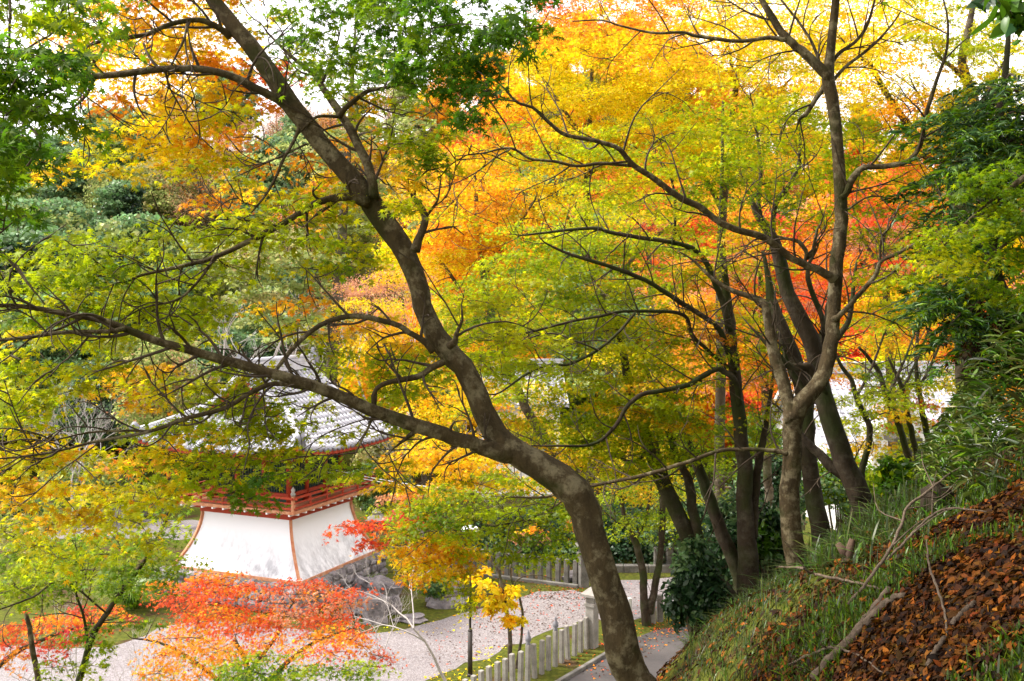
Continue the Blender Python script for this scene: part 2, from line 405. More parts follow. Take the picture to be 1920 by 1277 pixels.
# bracket zone and balcony
mb = MB(); bbox(mb, (0, 0, -7.22), (3.92, 3.8, 0.18)); bbox(mb, (0, 0, -7.07), (4.4, 4.3, 0.12)); bbuild(mb, 'balcony_beam', M['red'])
mb = MB(); hx, hy = 2.5, 2.5
bbox(mb, (0, 0, -6.93), (hx*2, hy*2, 0.10)); bbuild(mb, 'balcony_floor', M['red_worn'])
for k in range(11):
    c = -2.3+0.46*k
    for s in (-1, 1):
        mb = MB(); bbox(mb, (c, s*2.33, -7.01), (0.065, 0.3, 0.08)); bbuild(mb, 'joist_end', M['white'])
        mb = MB(); bbox(mb, (s*2.33, c*.95, -7.01), (0.3, 0.065, 0.08)); bbuild(mb, 'joist_end', M['white'])
mb = MB()
for s in (-1, 1):
    for z, th in ((-6.80, .06), (-6.62, .05), (-6.45, .075)):
        e = 0.0 if z < -6.5 else 0.22
        bbox(mb, (0, s*(hy-.06), z), (hx*2+e, th, th)); bbox(mb, (s*(hx-.06), 0, z), (th, hy*2+e-.13, th*0.98))
    for k in range(6):
        c = -hx+.06+k*(2*hx-.12)/5; bbox(mb, (c, s*(hy-.06), -6.66), (.055, .055, .4))
        c = -hy+.06+k*(2*hy-.12)/5; bbox(mb, (s*(hx-.06), c*.999, -6.66), (.055, .055, .4))
bbuild(mb, 'balcony_rail', M['red'])
for sx, sy in ((-1, -1), (1, -1), (-1, 1)):
    mb = MB(); bbox(mb, (sx*(hx-.06), sy*(hy-.06), -6.67), (.10, .10, .62)); o_ = bbuild(mb, 'corner_post', M['red_worn'])
    mb = MB(); c = bl(sx*(hx-.06), sy*(hy-.06), 0); mb.lathe([(.07, -6.36), (.09, -6.29), (.05, -6.22), (.075, -6.16), (.01, -6.05)], (c[0], c[1], 0), 8); q = mb.build('post_cap', M['stone'], o_, BOr)
# upper storey
mb = MB(); cw, cd = 1.62, 1.56
for sx in (-1, -.36, .36, 1):
    for sy in (-1, -.36, .36, 1):
        if max(abs(sx), abs(sy)) == 1:
            c = bl(sx*cw, sy*cd, 0); mb = MB(); mb.tube([(c[0], c[1], -6.88), (c[0], c[1], -5.0)], [.095, .095], 10); bbuild(mb, 'column', M['red'])
mb = MB(); bbox(mb, (0, 0, -5.83), (cw*2-.12, cd*2-.12, 2.0)); bbuild(mb, 'inner_wall', M['green'])
mb = MB()
for s in (-1, 1):
    for k in range(27):
        c = -1.45+k*.1115; 
        bbox(mb, (c, s*(cd-.03), -5.95), (.045, .06, 1.1)); bbox(mb, (s*(cw-.03), c*.96, -5.95), (.06, .045, 1.1))
bbuild(mb, 'window_lattice', M['green'])
mb = MB()
for s in (-1, 1):
    for z, th in ((-6.55, .12), (-5.36, .13), (-5.14, .16)):
        bbox(mb, (0, s*cd, z), (cw*2+.3, .14, th)); bbox(mb, (s*cw, 0, z+.004), (.14, cd*2+.3, th))
bbuild(mb, 'tie_beams', M['red'])
for s in (-1, 1):
    for k in range(9):
        c = -1.9+k*.475
        for ax in (0, 1):
            m1 = MB(); m2 = MB()
            if ax == 0: bbox(m1, (c, s*(cd+.02), -5.25), (.12, .42, .12)); bbox(m2, (c, s*(cd+.24), -5.27), (.09, .02, .09))
            else: bbox(m1, (s*(cw+.02), c*.95, -5.25), (.42, .12, .12)); bbox(m2, (s*(cw+.24), c*.95, -5.27), (.02, .09, .09))
            o_ = bbuild(m1, 'bracket', M['red']); m2.build('white_end', M['white'], o_, BOr)
# hip and gable roof, ridge along local y
E = 3.5; ZE, ZR = -4.86, -2.42; GY = 1.8; GZ = -3.95
def roof_z(a, lift=0.0):     # a: 0 at eave .. 1 at ridge, concave
    return ZE+(ZR-ZE)*(0.72*a+0.28*a*a)+lift
def eave_lift(s): return 0.30*abs(s)**3   # corners sweep up
def inv_a(z):
    lo, hi = 0., 1.
    for _ in range(30):
        m_ = (lo+hi)/2
        if roof_z(m_) < z: lo = m_
        else: hi = m_
    return lo
aG = inv_a(GZ)
mb_t = MB(); mb_c = MB()
def slope_pt(side, s, a):
    """side 0/1: long slopes (+-x); s in -1..1 along y; a eave->ridge"""
    x = E*(1-a); half = E*0.985*(1-a) if a < aG else GY+0.02+0.25
    half = max(half, GY+0.27) if a >= aG*0.999 else max(E*(1-a), GY*0.0+0.0)
    return x*side, s*half, roof_z(a, eave_lift(s)*(1-a)**2)
def end_pt(side, s, a):
    y = E*(1-a); return s*E*(1-a), y*side, roof_z(a, eave_lift(s)*(1-a)**2)
for side in (-1, 1):
    for fn, amax in ((slope_pt, 1.0), (end_pt, aG)):
        A = np.concatenate([np.linspace(0, aG-1e-4, 8), np.linspace(aG, 1, 9)]) if amax == 1.0 else np.linspace(0, aG+.12, 9)
        V = [bl(*fn(side, s, a)) for a in A for s in np.linspace(-1, 1, 25)]
        f = [(i*25+j, i*25+j+1, i*25+26+j, i*25+25+j) for i in range(len(A)-1) for j in range(24)]
        mb_t.add(V, f, True)
        # rows of round cover tiles running down the slope, one roll each, cut into overlapping tiles
        nrow = 30
        for k in range(nrow):
            c = -E+.12+(2*E-.24)*k/(nrow-1)
            a1 = 1.0 if amax == 1.0 else aG+.10
            if abs(c) > (GY+.22 if amax == 1.0 else 0): a1 = min(a1, 1-abs(c)/E)
            if amax < 1: a1 = min(aG+.06, 1-abs(c)/E)
            if a1 < 0.05: continue
            n = max(2, int(a1*15))
            for q in range(n):
                pp = []
                for a in (a1*q/n, a1*(q+1)/n+0.012):
                    h = E*(1-a); s = np.clip(c/h, -1, 1)
                    z = roof_z(a, eave_lift(s)*(1-a)**2)
                    pp.append(bl(h*side, c, z) if amax == 1.0 else bl(c, h*side, z))
                mb_c.tube(np.array(pp)+np.array((0, 0, .03)), [.075, .058], 6)
rf = bbuild(mb_t, 'roof', M['tile']); mb_c.build('cover_tiles', M['tile'], rf, BOr)
# underside, fascia and rafters
mb = MB()
for side in (-1, 1):
    for fn in (slope_pt, end_pt):
        V = []
        for s in np.linspace(-1, 1, 25):
            p = np.array(fn(side, s, 0.0)); V += [bl(*(p+(0, 0, -.02))), bl(*(p+(0, 0, -.15))), bl(*(p*np.array((.55, .55, 0))+np.array((0, 0, -4.86+.0))))]
        f = []
        for j in range(24): f += [(j*3, j*3+3, j*3+4, j*3+1), (j*3+1, j*3+4, j*3+5, j*3+2)]
        mb.add(V, f)
bbuild(mb, 'eave_board', M['red'], rf)
mb = MB()
for side in (-1, 1):
    for k in range(31):
        s = -0.97+1.94*k/30
        for fn in (slope_pt, end_pt):
            p = np.array(fn(side, s, 0.02)); p2 = np.array(fn(side, s, 0.42)) ; p2[2] = -4.98
            mb.tube([bl(*(p+(0, 0, -.2))), bl(p2[0], p2[1] , p2[2])], [.045, .045], 4, smooth=False)
tag(bbuild(mb, 'rafters', M['red'], rf), kind='stuff')
mb = MB()
for side in (-1, 1):
    for k in range(27):
        s = -1+2*k/26
        for fn in (slope_pt, end_pt):
            p = np.array(fn(side, s, 0.0)); c = bl(*(p+(0, 0, .0))); mb.lathe([(.02, -.07), (.085, -.06), (.085, .04), (.02, .05)], c, 7)
tag(bbuild(mb, 'eave_tile_ends', M['tile_dark'], rf), kind='stuff')
# ridge, hips and gables
mb = MB()
for k in range(4):
    bbox(mb, (0, 0, ZR+.05+.1*k), (.40-.06*k, GY*2+.5, .095))
c0, c1 = bl(0, -GY-.3, ZR+.46), bl(0, GY+.3, ZR+.46); mb.tube([c0, c1], [.09, .09], 8)
for sy in (-1, 1):
    for sx in (-1, 1):
        pts = [bl(sx*E*(1-a), sy*E*(1-a), roof_z(a, .3*(1-a)**2)+.10) for a in np.linspace(0.02, aG+.03, 7)]
        mb.tube(pts, [.13]*7, 6); mb.tube(np.array(pts)+np.array((0, 0, .12)), [.08]*7, 6)
        pts = [bl(sx*E*(1-a), sy*(GY+.12), roof_z(a)+.10) for a in np.linspace(aG-.10, .985, 9)]
        mb.tube(pts, [.12]*9, 6); mb.tube(np.array(pts)+np.array((0, 0, .11)), [.075]*9, 6)
        for dy in (.27, .42):
            for a in np.linspace(aG-.02, .96, 11):
                c = bl(sx*E*(1-a), sy*(GY-.12+dy-.02), roof_z(a)+.05); mb.box(c, (.24, .16, .07), BR)
bbuild(mb, 'ridge', M['tile'], rf)
for sy in (-1, 1):
    mb = MB(); c = bl(0, sy*(GY+.32), ZR+.3); mb.box(c, (.5, .14, .62), BR, .7); c = bl(0, sy*(GY+.34), ZR+.68); mb.box(c, (.2, .12, .22), BR, .5); bbuild(mb, 'ridge_end_tile', M['tile_dark'], rf)
    for sx in (-1, 1):
        mb = MB(); c = bl(sx*E*.99, sy*E*.99, ZE+.50); mb.lathe([(.02, -.2), (.2, -.15), (.16, .05), (.2, .12), (.05, .3)], c, 9); bbuild(mb, 'corner_end_tile', M['tile_dark'], rf)
for sy in (-1, 1):
    mb = MB(); mg = MB(); gx = E*(1-aG)
    mg.add([bl(-gx, sy*(GY-.05), GZ-.1), bl(gx, sy*(GY-.05), GZ-.1), bl(0, sy*(GY-.05), ZR-.05)], [(0, 1, 2)])
    for sx in (-1, 1):
        pts = np.array([bl(sx*E*(1-a), sy*(GY+.16), roof_z(a)-.13) for a in np.linspace(aG-.08, 1, 9)])
        for p, q in zip(pts[:-1], pts[1:]):
            o2 = np.array((0, 0, .10)); d2 = BR @ np.array((0, .05, 0))
            mb.add([p-o2-d2, q-o2-d2, q+o2-d2, p+o2-d2, p-o2+d2, q-o2+d2, q+o2+d2, p+o2+d2], [(0, 1, 2, 3), (7, 6, 5, 4), (0, 4, 5, 1), (3, 2, 6, 7)])
    bbuild(mg, 'gable_wall', M['wood'], rf); bbuild(mb, 'barge_board', M['red'], rf)  # gable wall takes the dark timber colour to stand in for its shadow
# small meter box on the front beam
# ------------------------------------------------------------------ cables strung to the belfry
mb = MB()
a, b = P(610, 884, 35.0), P(1050, 925, 30.0)
for dz in (0, .12):
    t = np.linspace(0, 1, 15)[:, None]; pts = a*(1-t)+b*t; pts[:, 2] -= 0.25*np.sin(np.pi*t[:, 0])-dz*(1-t[:, 0]); mb.tube(pts, [.012]*15, 4)
tag(mb.build('overhead_cable', M['wire'], None, a), 'two pale cables strung from the belfry balcony', 'cable')

# ------------------------------------------------------------------ stone fences
fence_mesh = {}
def post_mesh(h, w, m):
    key = (round(h, 2), w, m.name)
    if key not in fence_mesh:
        mb = MB(); mb.cbox((0, 0, h/2), (w, w, h), .014); fence_mesh[key] = mb.build('tmp', m).data
    return fence_mesh[key]
def unlink_tmp():
    for o in list(COL.objects):
        if o.name.startswith('tmp'): bpy.data.objects.remove(o)
ORD = ['nearest', 'second', 'third', 'fourth', 'fifth', 'sixth', 'seventh', 'eighth', 'ninth', 'tenth', 'eleventh', 'twelfth', 'thirteenth', 'fourteenth', 'fifteenth', 'sixteenth', 'seventeenth', 'eighteenth', 'nineteenth', 'twentieth', 'twenty-first', 'twenty-second']
def post(p, h, w, m, rz, label, group):
    me = post_mesh(h, w, m)
    o = bpy.data.objects.new('fence_post', me); COL.objects.link(o)
    o.location = (float(p[0]), float(p[1]), float(p[2])); o.rotation_euler = (rng.normal(0, .018), rng.normal(0, .018), rz+rng.normal(0, .02))
    tag(o, label, 'fence post', group); return o
A = np.array((-1.32, 24.67)); Bq = np.array((2.23, 29.8))
rz = math.atan2(*(Bq-A)[::-1])
n = 18; k0 = 0
for k in range(-2, n):
    t = (k+.7)/(n-.3); p = A+(Bq-A)*t
    if k < 0: continue
    fin = k in (8, 12)
    lab = f'square granite post by the lamp, {ORD[k]} of front row' if not fin else f'granite post topped by a pointed bronze finial, {"nearer" if k == 8 else "farther"} of the two'
    o = post((p[0], p[1], ZP-.05), 1.0+(.07 if fin else 0)+rng.normal(0, .01), 0.125, M['stone'], rz, lab, 'granite posts of the front fence')
    if fin:
        mb = MB(); mb.lathe([(.055, 0), (.07, .03), (.045, .06), (.085, .13), (.08, .2), (.045, .27), (.03, .3), (.035, .33), (.01, .42)], (0, 0, 1.06), 12)
        mb.build('finial', M['tile_dark'], o)
# kerb below the front fence
mb = MB(); dirv = (Bq-A)/np.linalg.norm(Bq-A); nrm = np.array((dirv[1], -dirv[0]))
for k in range(5):
    c = A+dirv*(1.2+k*1.45)+nrm*0.78; mb.cbox((c[0], c[1], ZP+.03), (1.42, .13, .16), .015, np.array([[dirv[0], -dirv[1], 0], [dirv[1], dirv[0], 0], [0, 0, 1]]))
tag(mb.build('stone_kerb', M['stone_dark'], None, (A[0], A[1], ZP)), 'low stone kerb along the foot of the front fence', 'kerb')
# back fence
A2 = np.array(gp(800, 1064)); B2 = np.array(gp(1079, 1098))
rz2 = math.atan2(*(B2-A2)[::-1]); n2 = 19
for k in range(n2):
    t = k/(n2-1); p = A2+(B2-A2)*t
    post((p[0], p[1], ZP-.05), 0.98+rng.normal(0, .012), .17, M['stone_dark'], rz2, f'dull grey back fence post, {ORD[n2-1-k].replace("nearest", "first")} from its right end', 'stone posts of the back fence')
c = (A2+B2)/2; mb = MB(); L = np.linalg.norm(B2-A2); dv = (B2-A2)/L
mb.cbox((c[0]+.25*dv[1], c[1]-.25*dv[0], ZP+.04), (L+.4, .16, .16), .02, np.array([[dv[0], -dv[1], 0], [dv[1], dv[0], 0], [0, 0, 1]]))
tag(mb.build('stone_kerb', M['stone_dark'], None, (c[0], c[1], ZP)), 'mossy stone kerb under the back fence', 'kerb')
# posts by the double trunk, white markers, distant posts
for k, (px, py, h, m, lab) in enumerate([(1223, 1168, .86, M['stone'], 'short grey post left of the evergreen shrub by the path'), (1237, 1165, .9, M['stone_dark'], 'grey post touching the evergreen shrub by the path'),
        (1173, 1157, .72, M['white'], 'white marker post just right of the big trunk, left of the pair'), (1181, 1163, .78, M['white'], 'white marker post just right of the big trunk, right of the pair')]):
    x, y = gp(px, py); post((x, y, ZP-.05), h, .18 if m is not M['white'] else .13, m, .3, lab, 'posts at the path mouth')
for k, px in enumerate((1150, 1172, 1194, 1216, 1232, 1256, 1276)):
    if k < 4: continue
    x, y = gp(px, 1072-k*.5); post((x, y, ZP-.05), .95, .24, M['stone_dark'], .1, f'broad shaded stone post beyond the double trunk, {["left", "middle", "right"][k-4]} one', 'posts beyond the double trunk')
x0, y0 = gp(1190, 1072); mb = MB(); 
for k in range(3): mb.cbox((x0-.9+k*.95, y0, ZP+.12), (.93, .3, .3), .02)
tag(mb.build('stone_edging', M['stone_dark'], None, (x0, y0, ZP)), 'low stone edging behind the gravel path', 'kerb')
for k in range(9):
    x, y = gp(186+k*7.6, 985); post((x, y, ZP-.05), 1.0, .15, M['stone'], .05, f'pale fence post left of the belfry, {ORD[k].replace("nearest","first")} from the left end', 'pale posts left of the belfry')
for k in range(6):
    x, y = gp(246+k*9, 966); post((x, y, ZP-.05), 1.0, .17, M['stone'], .05, f'far pale post behind the left fence, {ORD[k].replace("nearest","first")} from the left', 'far pale posts left of the belfry')
unlink_tmp()

# gate pillars
def gate_pillar(px, py, h, wd, rz, lab, m):
    x, y = gp(px, py); g = empty('gate_pillar', (x, y, ZP), rz); tag(g, lab, 'gate pillar', 'stone gate pillars')
    mb = MB(); mb.cbox((0, 0, h/2), (wd, wd, h), .015); mb.build('shaft', m, g)
    mb = MB(); mb.cbox((0, 0, h+.05), (wd*1.22, wd*1.22, .1), .02); mb.box((0, 0, h+.2), (wd*.9, wd*.9, .2)); mb.build('collar', m, g)
    mb = MB(); mb.box((0, 0, h+.335), (wd*1.75, wd*1.75, .07)); mb.box((0, 0, h+.45), (wd*1.7, wd*1.7, .17), None, .28); mb.build('cap', m, g)
    return g
gate_pillar(1110, 1213, 1.25, .30, rz, 'pale stone gate pillar with roof cap at the end of the front fence', M['stone'])
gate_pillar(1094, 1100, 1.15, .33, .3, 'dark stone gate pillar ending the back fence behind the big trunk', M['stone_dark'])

# ------------------------------------------------------------------ lamp post
x, y = gp(881.5, 1268); lp = empty('lamp_post', (x, y, ZP)); tag(lp, 'slim brown lamp post with small white head beside the gravel', 'lamp post')
mb = MB(); mb.tube([(0, 0, 0), (0, 0, 1.25)], [.068, .066], 14); mb.lathe([(.085, 0), (.085, .06), (.07, .08)], sides=14); mb.build('base_sleeve', M['metal'], lp)
mb = MB(); mb.tube([(0, 0, 1.22), (0, 0, 3.98)], [.033, .03], 10); mb.lathe([(.066, 1.25), (.06, 1.29), (.035, 1.31)], sides=12); mb.build('pole', M['metal'], lp)
mb = MB(); mb.lathe([(.04, 3.93), (.09, 3.97), (.10, 4.0), (.24, 4.04), (.25, 4.07), (.2, 4.13), (.08, 4.17)], sides=18); mb.build('lamp_head', M['white'], lp)

# ------------------------------------------------------------------ stone lanterns
def lantern(px, py, d, s, lab, m):
    p = P(px, py, d); g = empty('stone_lantern', (p[0], p[1], ZP)); tag(g, lab, 'stone lantern')
    H = p[2]-ZP
    mb = MB(); mb.lathe([(.34*s, 0), (.34*s, .2*s), (.22*s, .26*s)], sides=6, smooth=False); mb.build('pedestal', m, g)
    mb = MB(); mb.lathe([(.15*s, .2*s), (.13*s, H*.4), (.15*s, H-.55*s)], sides=12); mb.build('shaft', m, g)
    mb = MB(); mb.lathe([(.14*s, H-.6*s), (.28*s, H-.52*s), (.28*s, H-.46*s), (.18*s, H-.44*s), (.18*s, H-.2*s)], sides=6, smooth=False); mb.build('fire_box', m, g)
    mb = MB(); mb.box((0, 0, H-.16*s), (.82*s, .82*s, .08*s)); mb.box((0, 0, H-.02*s), (.76*s, .76*s, .2*s), None, .42); mb.box((0, 0, H+.12*s), (.34*s, .34*s, .1*s)); mb.box((0, 0, H+.22*s), (.28*s, .28*s, .12*s), None, .3); mb.build('roof', M['stone'] if m is M['stone'] else m, g)
lantern(706, 967, 41.0, 1.0, 'pale stone lantern with wide cap right of the white belfry skirt', M['stone'])
# stacked stone pagoda on the bank at the right
p = P(1693, 892, 17.0); g = empty('stone_pagoda', p); tag(g, 'stacked stone pagoda standing before the white building', 'stone pagoda')
mb = MB(); mb.lathe([(.30, -1.2), (.30, -.02)], sides=12); mb.lathe([(.17, -.05), (.19, .1), (.17, .28)], sides=12); mb.build('base', M['stone_dark'], g)
z = .26
for k in range(2):
    mb = MB(); mb.box((0, 0, z+.04), (.58-.1*k, .58-.1*k, .08)); mb.box((0, 0, z+.11), (.52-.1*k, .52-.1*k, .07), None, .62); mb.build('stone_roof', M['stone_dark'], g)
    mb = MB(); mb.lathe([(.13, z+.13), (.16, z+.2), (.15, z+.36)], sides=12); mb.build('drum', M['stone_dark'], g); z += .33
mb = MB(); prof = [(.14, z)]
for k in range(8): prof += [(.135-.006*k, z+.02+k*.075), (.135-.006*k, z+.06+k*.075), (.10-.005*k, z+.07+k*.075)]
prof += [(.06, z+.64), (.01, z+.75)]; mb.lathe(prof, sides=14); mb.build('ringed_spire', M['stone_dark'], g)

# ------------------------------------------------------------------ white buildings at the right
def hall(name, lab, cen, rz, L, Wd, zf, ze, zr, over=.9, m_roof=M['tile']):
    g = empty(name, (cen[0], cen[1], zf), rz); tag(g, lab, 'building')
    H = ze-zf; R = zr-zf
    mb = MB(); mb.box((0, 0, H/2), (L, Wd, H))
    for s in (-1, 1): mb.add([(s*L/2, -Wd/2, H), (s*L/2, Wd/2, H), (s*L/2, 0, R-.25)], [(0, 1, 2) if s > 0 else (2, 1, 0)])
    mb.build('wall', M['white'], g)
    mb = MB(); hw = Wd/2+over; ll = L/2+over*.6; na = 8
    def rz_(a): return H-.55+(R-H+.55)*(0.75*a+.25*a*a)
    for s in (-1, 1):
        V = []
        for a in np.linspace(0, 1, na): V += [(-ll, s*hw*(1-a), rz_(a)), (ll, s*hw*(1-a), rz_(a))]
        V += [(-ll, s*hw, rz_(0)-.14), (ll, s*hw, rz_(0)-.14)]
        f = [(2*i, 2*i+1, 2*i+3, 2*i+2) for i in range(na-1)]+[(0, 2*na, 2*na+1, 1)]
        mb.add(V, f)
        for k in range(int(2*ll/.32)):
            x = -ll+.12+k*.32; pts = [(x, s*hw*(1-a), rz_(a)+.03) for a in np.linspace(0, 1, 6)]; mb.tube(pts, [.08]*6, 5)
        for q in range(13):
            a = q/13; mb.box((0, s*hw*(1-a), rz_(a)+.012), (2*ll, .05, .03))
    r = mb.build('roof', m_roof, g)
    mb = MB()
    for k in range(4): mb.box((0, 0, R+.04+.1*k), (2*ll+.1, .42-.07*k, .098))
    mb.tube([(-ll-.1, 0, R+.46), (ll+.1, 0, R+.46)], [.1, .1], 7); mb.build('ridge', m_roof, r)
    mb = MB()
    for s in (-1, 1):
        for e in (-1, 1):
            for a0, a1 in zip(np.linspace(0, 1, na)[:-1], np.linspace(0, 1, na)[1:]):
                p, q = np.array((e*ll, s*hw*(1-a0), rz_(a0)-.06)), np.array((e*ll, s*hw*(1-a1), rz_(a1)-.06)); t_ = np.array((.05*e, 0, 0)); h_ = np.array((0, 0, .11))
                mb.add([p-h_, q-h_, q+h_, p+h_, p-h_+t_, q-h_+t_, q+h_+t_, p+h_+t_], [(0, 1, 2, 3), (7, 6, 5, 4), (0, 4, 5, 1), (3, 2, 6, 7)])
    mb.build('barge_board', M['white'], r)
    return g, H
g, H = hall('temple_hall', 'white walled temple hall with broad pale tiled roof behind the right hand trunks', (18.6, 50.0), 0.16, 9.0, 8.2, ZP, -6.9, -3.4)
for k in range(4):
    mb = MB(); mb.box((-3.6+k*2.4, -4.12, H*.45), (1.3, .06, 1.7)); mb.build('window', M['glass'], g)
mb = MB(); mb.box((0, -4.13, H-.25), (9.02, .05, .16)); mb.box((0, -4.13, .5), (9.02, .05, .12)); mb.build('timber_rail', M['wood'], g)
# white storehouse whose gable faces the viewer
g, H = hall('white_storehouse', 'white plastered storehouse gable with dark window beside the bamboo bank', (15.2, 39.5), 1.35, 4.6, 2.3, ZP, -4.75, -3.35, .25)
mb = MB(); mb.box((-2.32, .1, H-.5), (.08, .85, 1.1)); f_ = mb.build('window_frame', M['wood'], g); mb = MB(); mb.box((-2.35, .1, H-.5), (.06, .7, .95)); mb.build('pane', M['glass'], f_)
g, H = hall('gate_house', 'low outbuilding with flat lit tiled roof seen beside the big trunk', (0.3, 55.0), 0.10, 4.2, 3.6, ZP, -4.75, -3.55, .6)
mb = MB(); mb.box((0, -1.82, H*.6), (3.6, .06, 1.6)); mb.build('shutter', M['wood'], g)
# bamboo screen wall
x0, y0 = P(1325, 960, 45)[:2]; x1, y1 = P(1455, 960, 45)[:2]
bw = empty('bamboo_fence', (x0, y0, ZP)); tag(bw, 'pale split bamboo screen fence behind the mossy trunks', 'fence')
mb = MB()
for k in range(60): mb.tube([(k*.075, 0, .1), (k*.075, 0, 1.95)], [.035, .034], 6)
mb.build('bamboo_panel', M['bamboo'], bw)
mb = MB(); 
for z in (.4, 1.05, 1.7): mb.box((2.2, -.05, z), (4.6, .04, .07))
mb.box((2.2, 0, 2.02), (4.7, .22, .08)); mb.build('rail', M['wood'], bw)

# ------------------------------------------------------------------ rocks
def rock(px, py, s, lab, z=ZP, flat=.7):
    x, y = gp(px, py, z)
    me_v = []; mb = MB()
    n1, n2_ = 9, 12
    ph = rng.uniform(0, 6, 6)
    for i in range(n1+1):
        th = np.pi*i/n1
        for j in range(n2_):
            a = 2*np.pi*j/n2_
            d = np.array((np.sin(th)*np.cos(a), np.sin(th)*np.sin(a), np.cos(th)))
            r = 1+.22*np.sin(3.1*d[0]+ph[0])+.2*np.sin(4.2*d[1]+ph[1])+.18*np.sin(5*d[2]+ph[2])+.08*np.sin(9*d[0]+7*d[2]+ph[3])+rng.normal(0, .045)
            d = np.sign(d)*np.abs(d)**.8
            me_v.append(d*r*np.array((s[0], s[1], s[2]))/2)
    f = [(i*n2_+j, i*n2_+n2_+j, i*n2_+n2_+(j+1) % n2_, i*n2_+(j+1) % n2_) for i in range(n1) for j in range(n2_)]
    mb.add(np.array(me_v)+np.array((x, y, z+s[2]*.32)), f); o = mb.build('garden_rock', M['rock'], None, (x, y, z)); tag(o, lab, 'rock', 'rocks by the belfry'); return o
rock(708, 1166, (.8, .7, 1.2), 'upright grey garden rock at the front of the rockery')
rock(676, 1150, (.9, .8, .8), 'lumpy grey rock at the left of the rockery under the belfry base')
rock(726, 1122, (1.0, .8, 1.0), 'tall purple grey rock at the back of the rockery')
rock(692, 1118, (.8, .7, .8), 'rounded rock against the belfry wall corner')
rock(768, 1165, (1.0, .6, .22), 'flat stepping slab on the moss right of the rockery')
rock(840, 1132, (1.7, .9, .75), 'low dark rock under the orange maple branch')
rock(738, 1150, (.5, .4, .6), 'small wedge of rock between the upright rock and the slab')
rock(1075, 1088, (.8, .6, .4), 'small dark rock at the foot of the back fence')
rock(300, 1105, (1.0, .8, .9), 'grey rock at the left corner of the belfry base')
# ------------------------------------------------------------------ leaves
def lobed(angs, lens, notch, ends):
    a = np.radians(angs); k = len(a)
    na = [np.radians(-ends)]+[(a[i]+a[i+1])/2 for i in range(k-1)]+[np.radians(ends)]
    nr = [.14]+[notch]*(k-1)+[.14]
    v = [(0, 0, .05)]+[(r*math.sin(t), r*math.cos(t), .02) for t, r in zip(na, nr)]+[(l*math.sin(t), l*math.cos(t), -.16*l) for t, l in zip(a, lens)]
    return np.array(v), [(0, 1+i, k+2+i, 2+i) for i in range(k)]
L7 = lobed([-132, -88, -44, 0, 44, 88, 132], [.42, .74, .93, 1.0, .93, .74, .42], .30, 168)
L5 = lobed([-100, -50, 0, 50, 100], [.62, .92, 1.0, .92, .62], .30, 160)
L3 = lobed([-75, 0, 75], [.8, 1.0, .8], .34, 150)
OV = (np.array([(0, -1, -.1), (.42, -.3, .16), (.36, .4, .16), (0, 1, -.15), (-.36, .4, .16), (-.42, -.3, .16), (0, -.3, 0), (0, .4, 0)]), [(0, 1, 6, 5), (1, 2, 7, 6), (6, 7, 4, 5), (2, 3, 4, 7)])
BL = (np.array([(-.05, 0, 0), (.05, 0, 0), (.045, .5, 0), (-.045, .5, 0), (.0, 1, -.12), (.0, 1, -.12)]), [(0, 1, 2, 3), (3, 2, 4, 5)])
CARD = (np.array([(0, -.8, -.1), (.75, -.25, .1), (.45, .75, -.1), (-.5, .7, .1), (-.8, -.2, -.1), (0, 0, .2)]), [(5, 0, 1, 2), (5, 2, 3, 3), (5, 3, 4, 0)])
CARD = (np.array([(0, -.8, -.1), (.8, -.35, .1), (.35, .85, -.1), (-.75, .45, .1), (.1, .1, .22), (-.6, -.5, 0)]), [(4, 5, 0, 1), (4, 1, 2, 3), (4, 3, 5, 5)])
CARD = (np.array([(0, -.85, -.1), (.85, -.2, .1), (.15, .9, -.1), (-.8, .25, .1)]), [(0, 1, 2, 3)])
def place_leaves(tmpl, pos, size, nrm, spin=None, wide=None):
    n = len(pos); T = tmpl[0]
    nrm = nrm/(np.linalg.norm(nrm, axis=1)[:, None]+1e-9)
    r = rng.normal(size=(n, 3)) if spin is None else spin
    t = r-nrm*np.sum(r*nrm, 1)[:, None]; t /= np.linalg.norm(t, axis=1)[:, None]+1e-9
    s = np.cross(t, nrm)
    sz = (np.asarray(size)*np.ones(n))[:, None, None]
    curl = (1+rng.normal(0, .5, n))[:, None, None]
    ws = 1.0 if wide is None else wide
    return pos[:, None, :]+sz*(T[None, :, 0:1]*ws*s[:, None, :]+T[None, :, 1:2]*t[:, None, :]+T[None, :, 2:3]*curl*nrm[:, None, :])
PAL = dict(G=(.055, .14, .004), g=(.13, .23, .003), y=(.31, .39, .002), l=(.47, .47, .003), Y=(.86, .60, .005), A=(.86, .46, .006), O=(.84, .28, .010), R=(.72, .085, .018), C=(.58, .03, .04),
           P=(.66, .30, .17), B=(.36, .19, .09), D=(.022, .06, .020), E=(.11, .20, .07), F=(.25, .30, .075), T=(.40, .36, .13), N=(.022, .009, .004), n=(.072, .025, .004), m=(.18, .06, .006), k=(.032, .055, .007), K=(.075, .10, .012))
def colours(keys, n, jit=.16):
    c = np.array([PAL[k] for k in keys])[rng.integers(0, len(keys), n)]
    return np.clip(c*np.exp(rng.normal(0, jit, (n, 1)))*np.exp(rng.normal(0, jit*.35, (n, 3))), 0.003, .8)

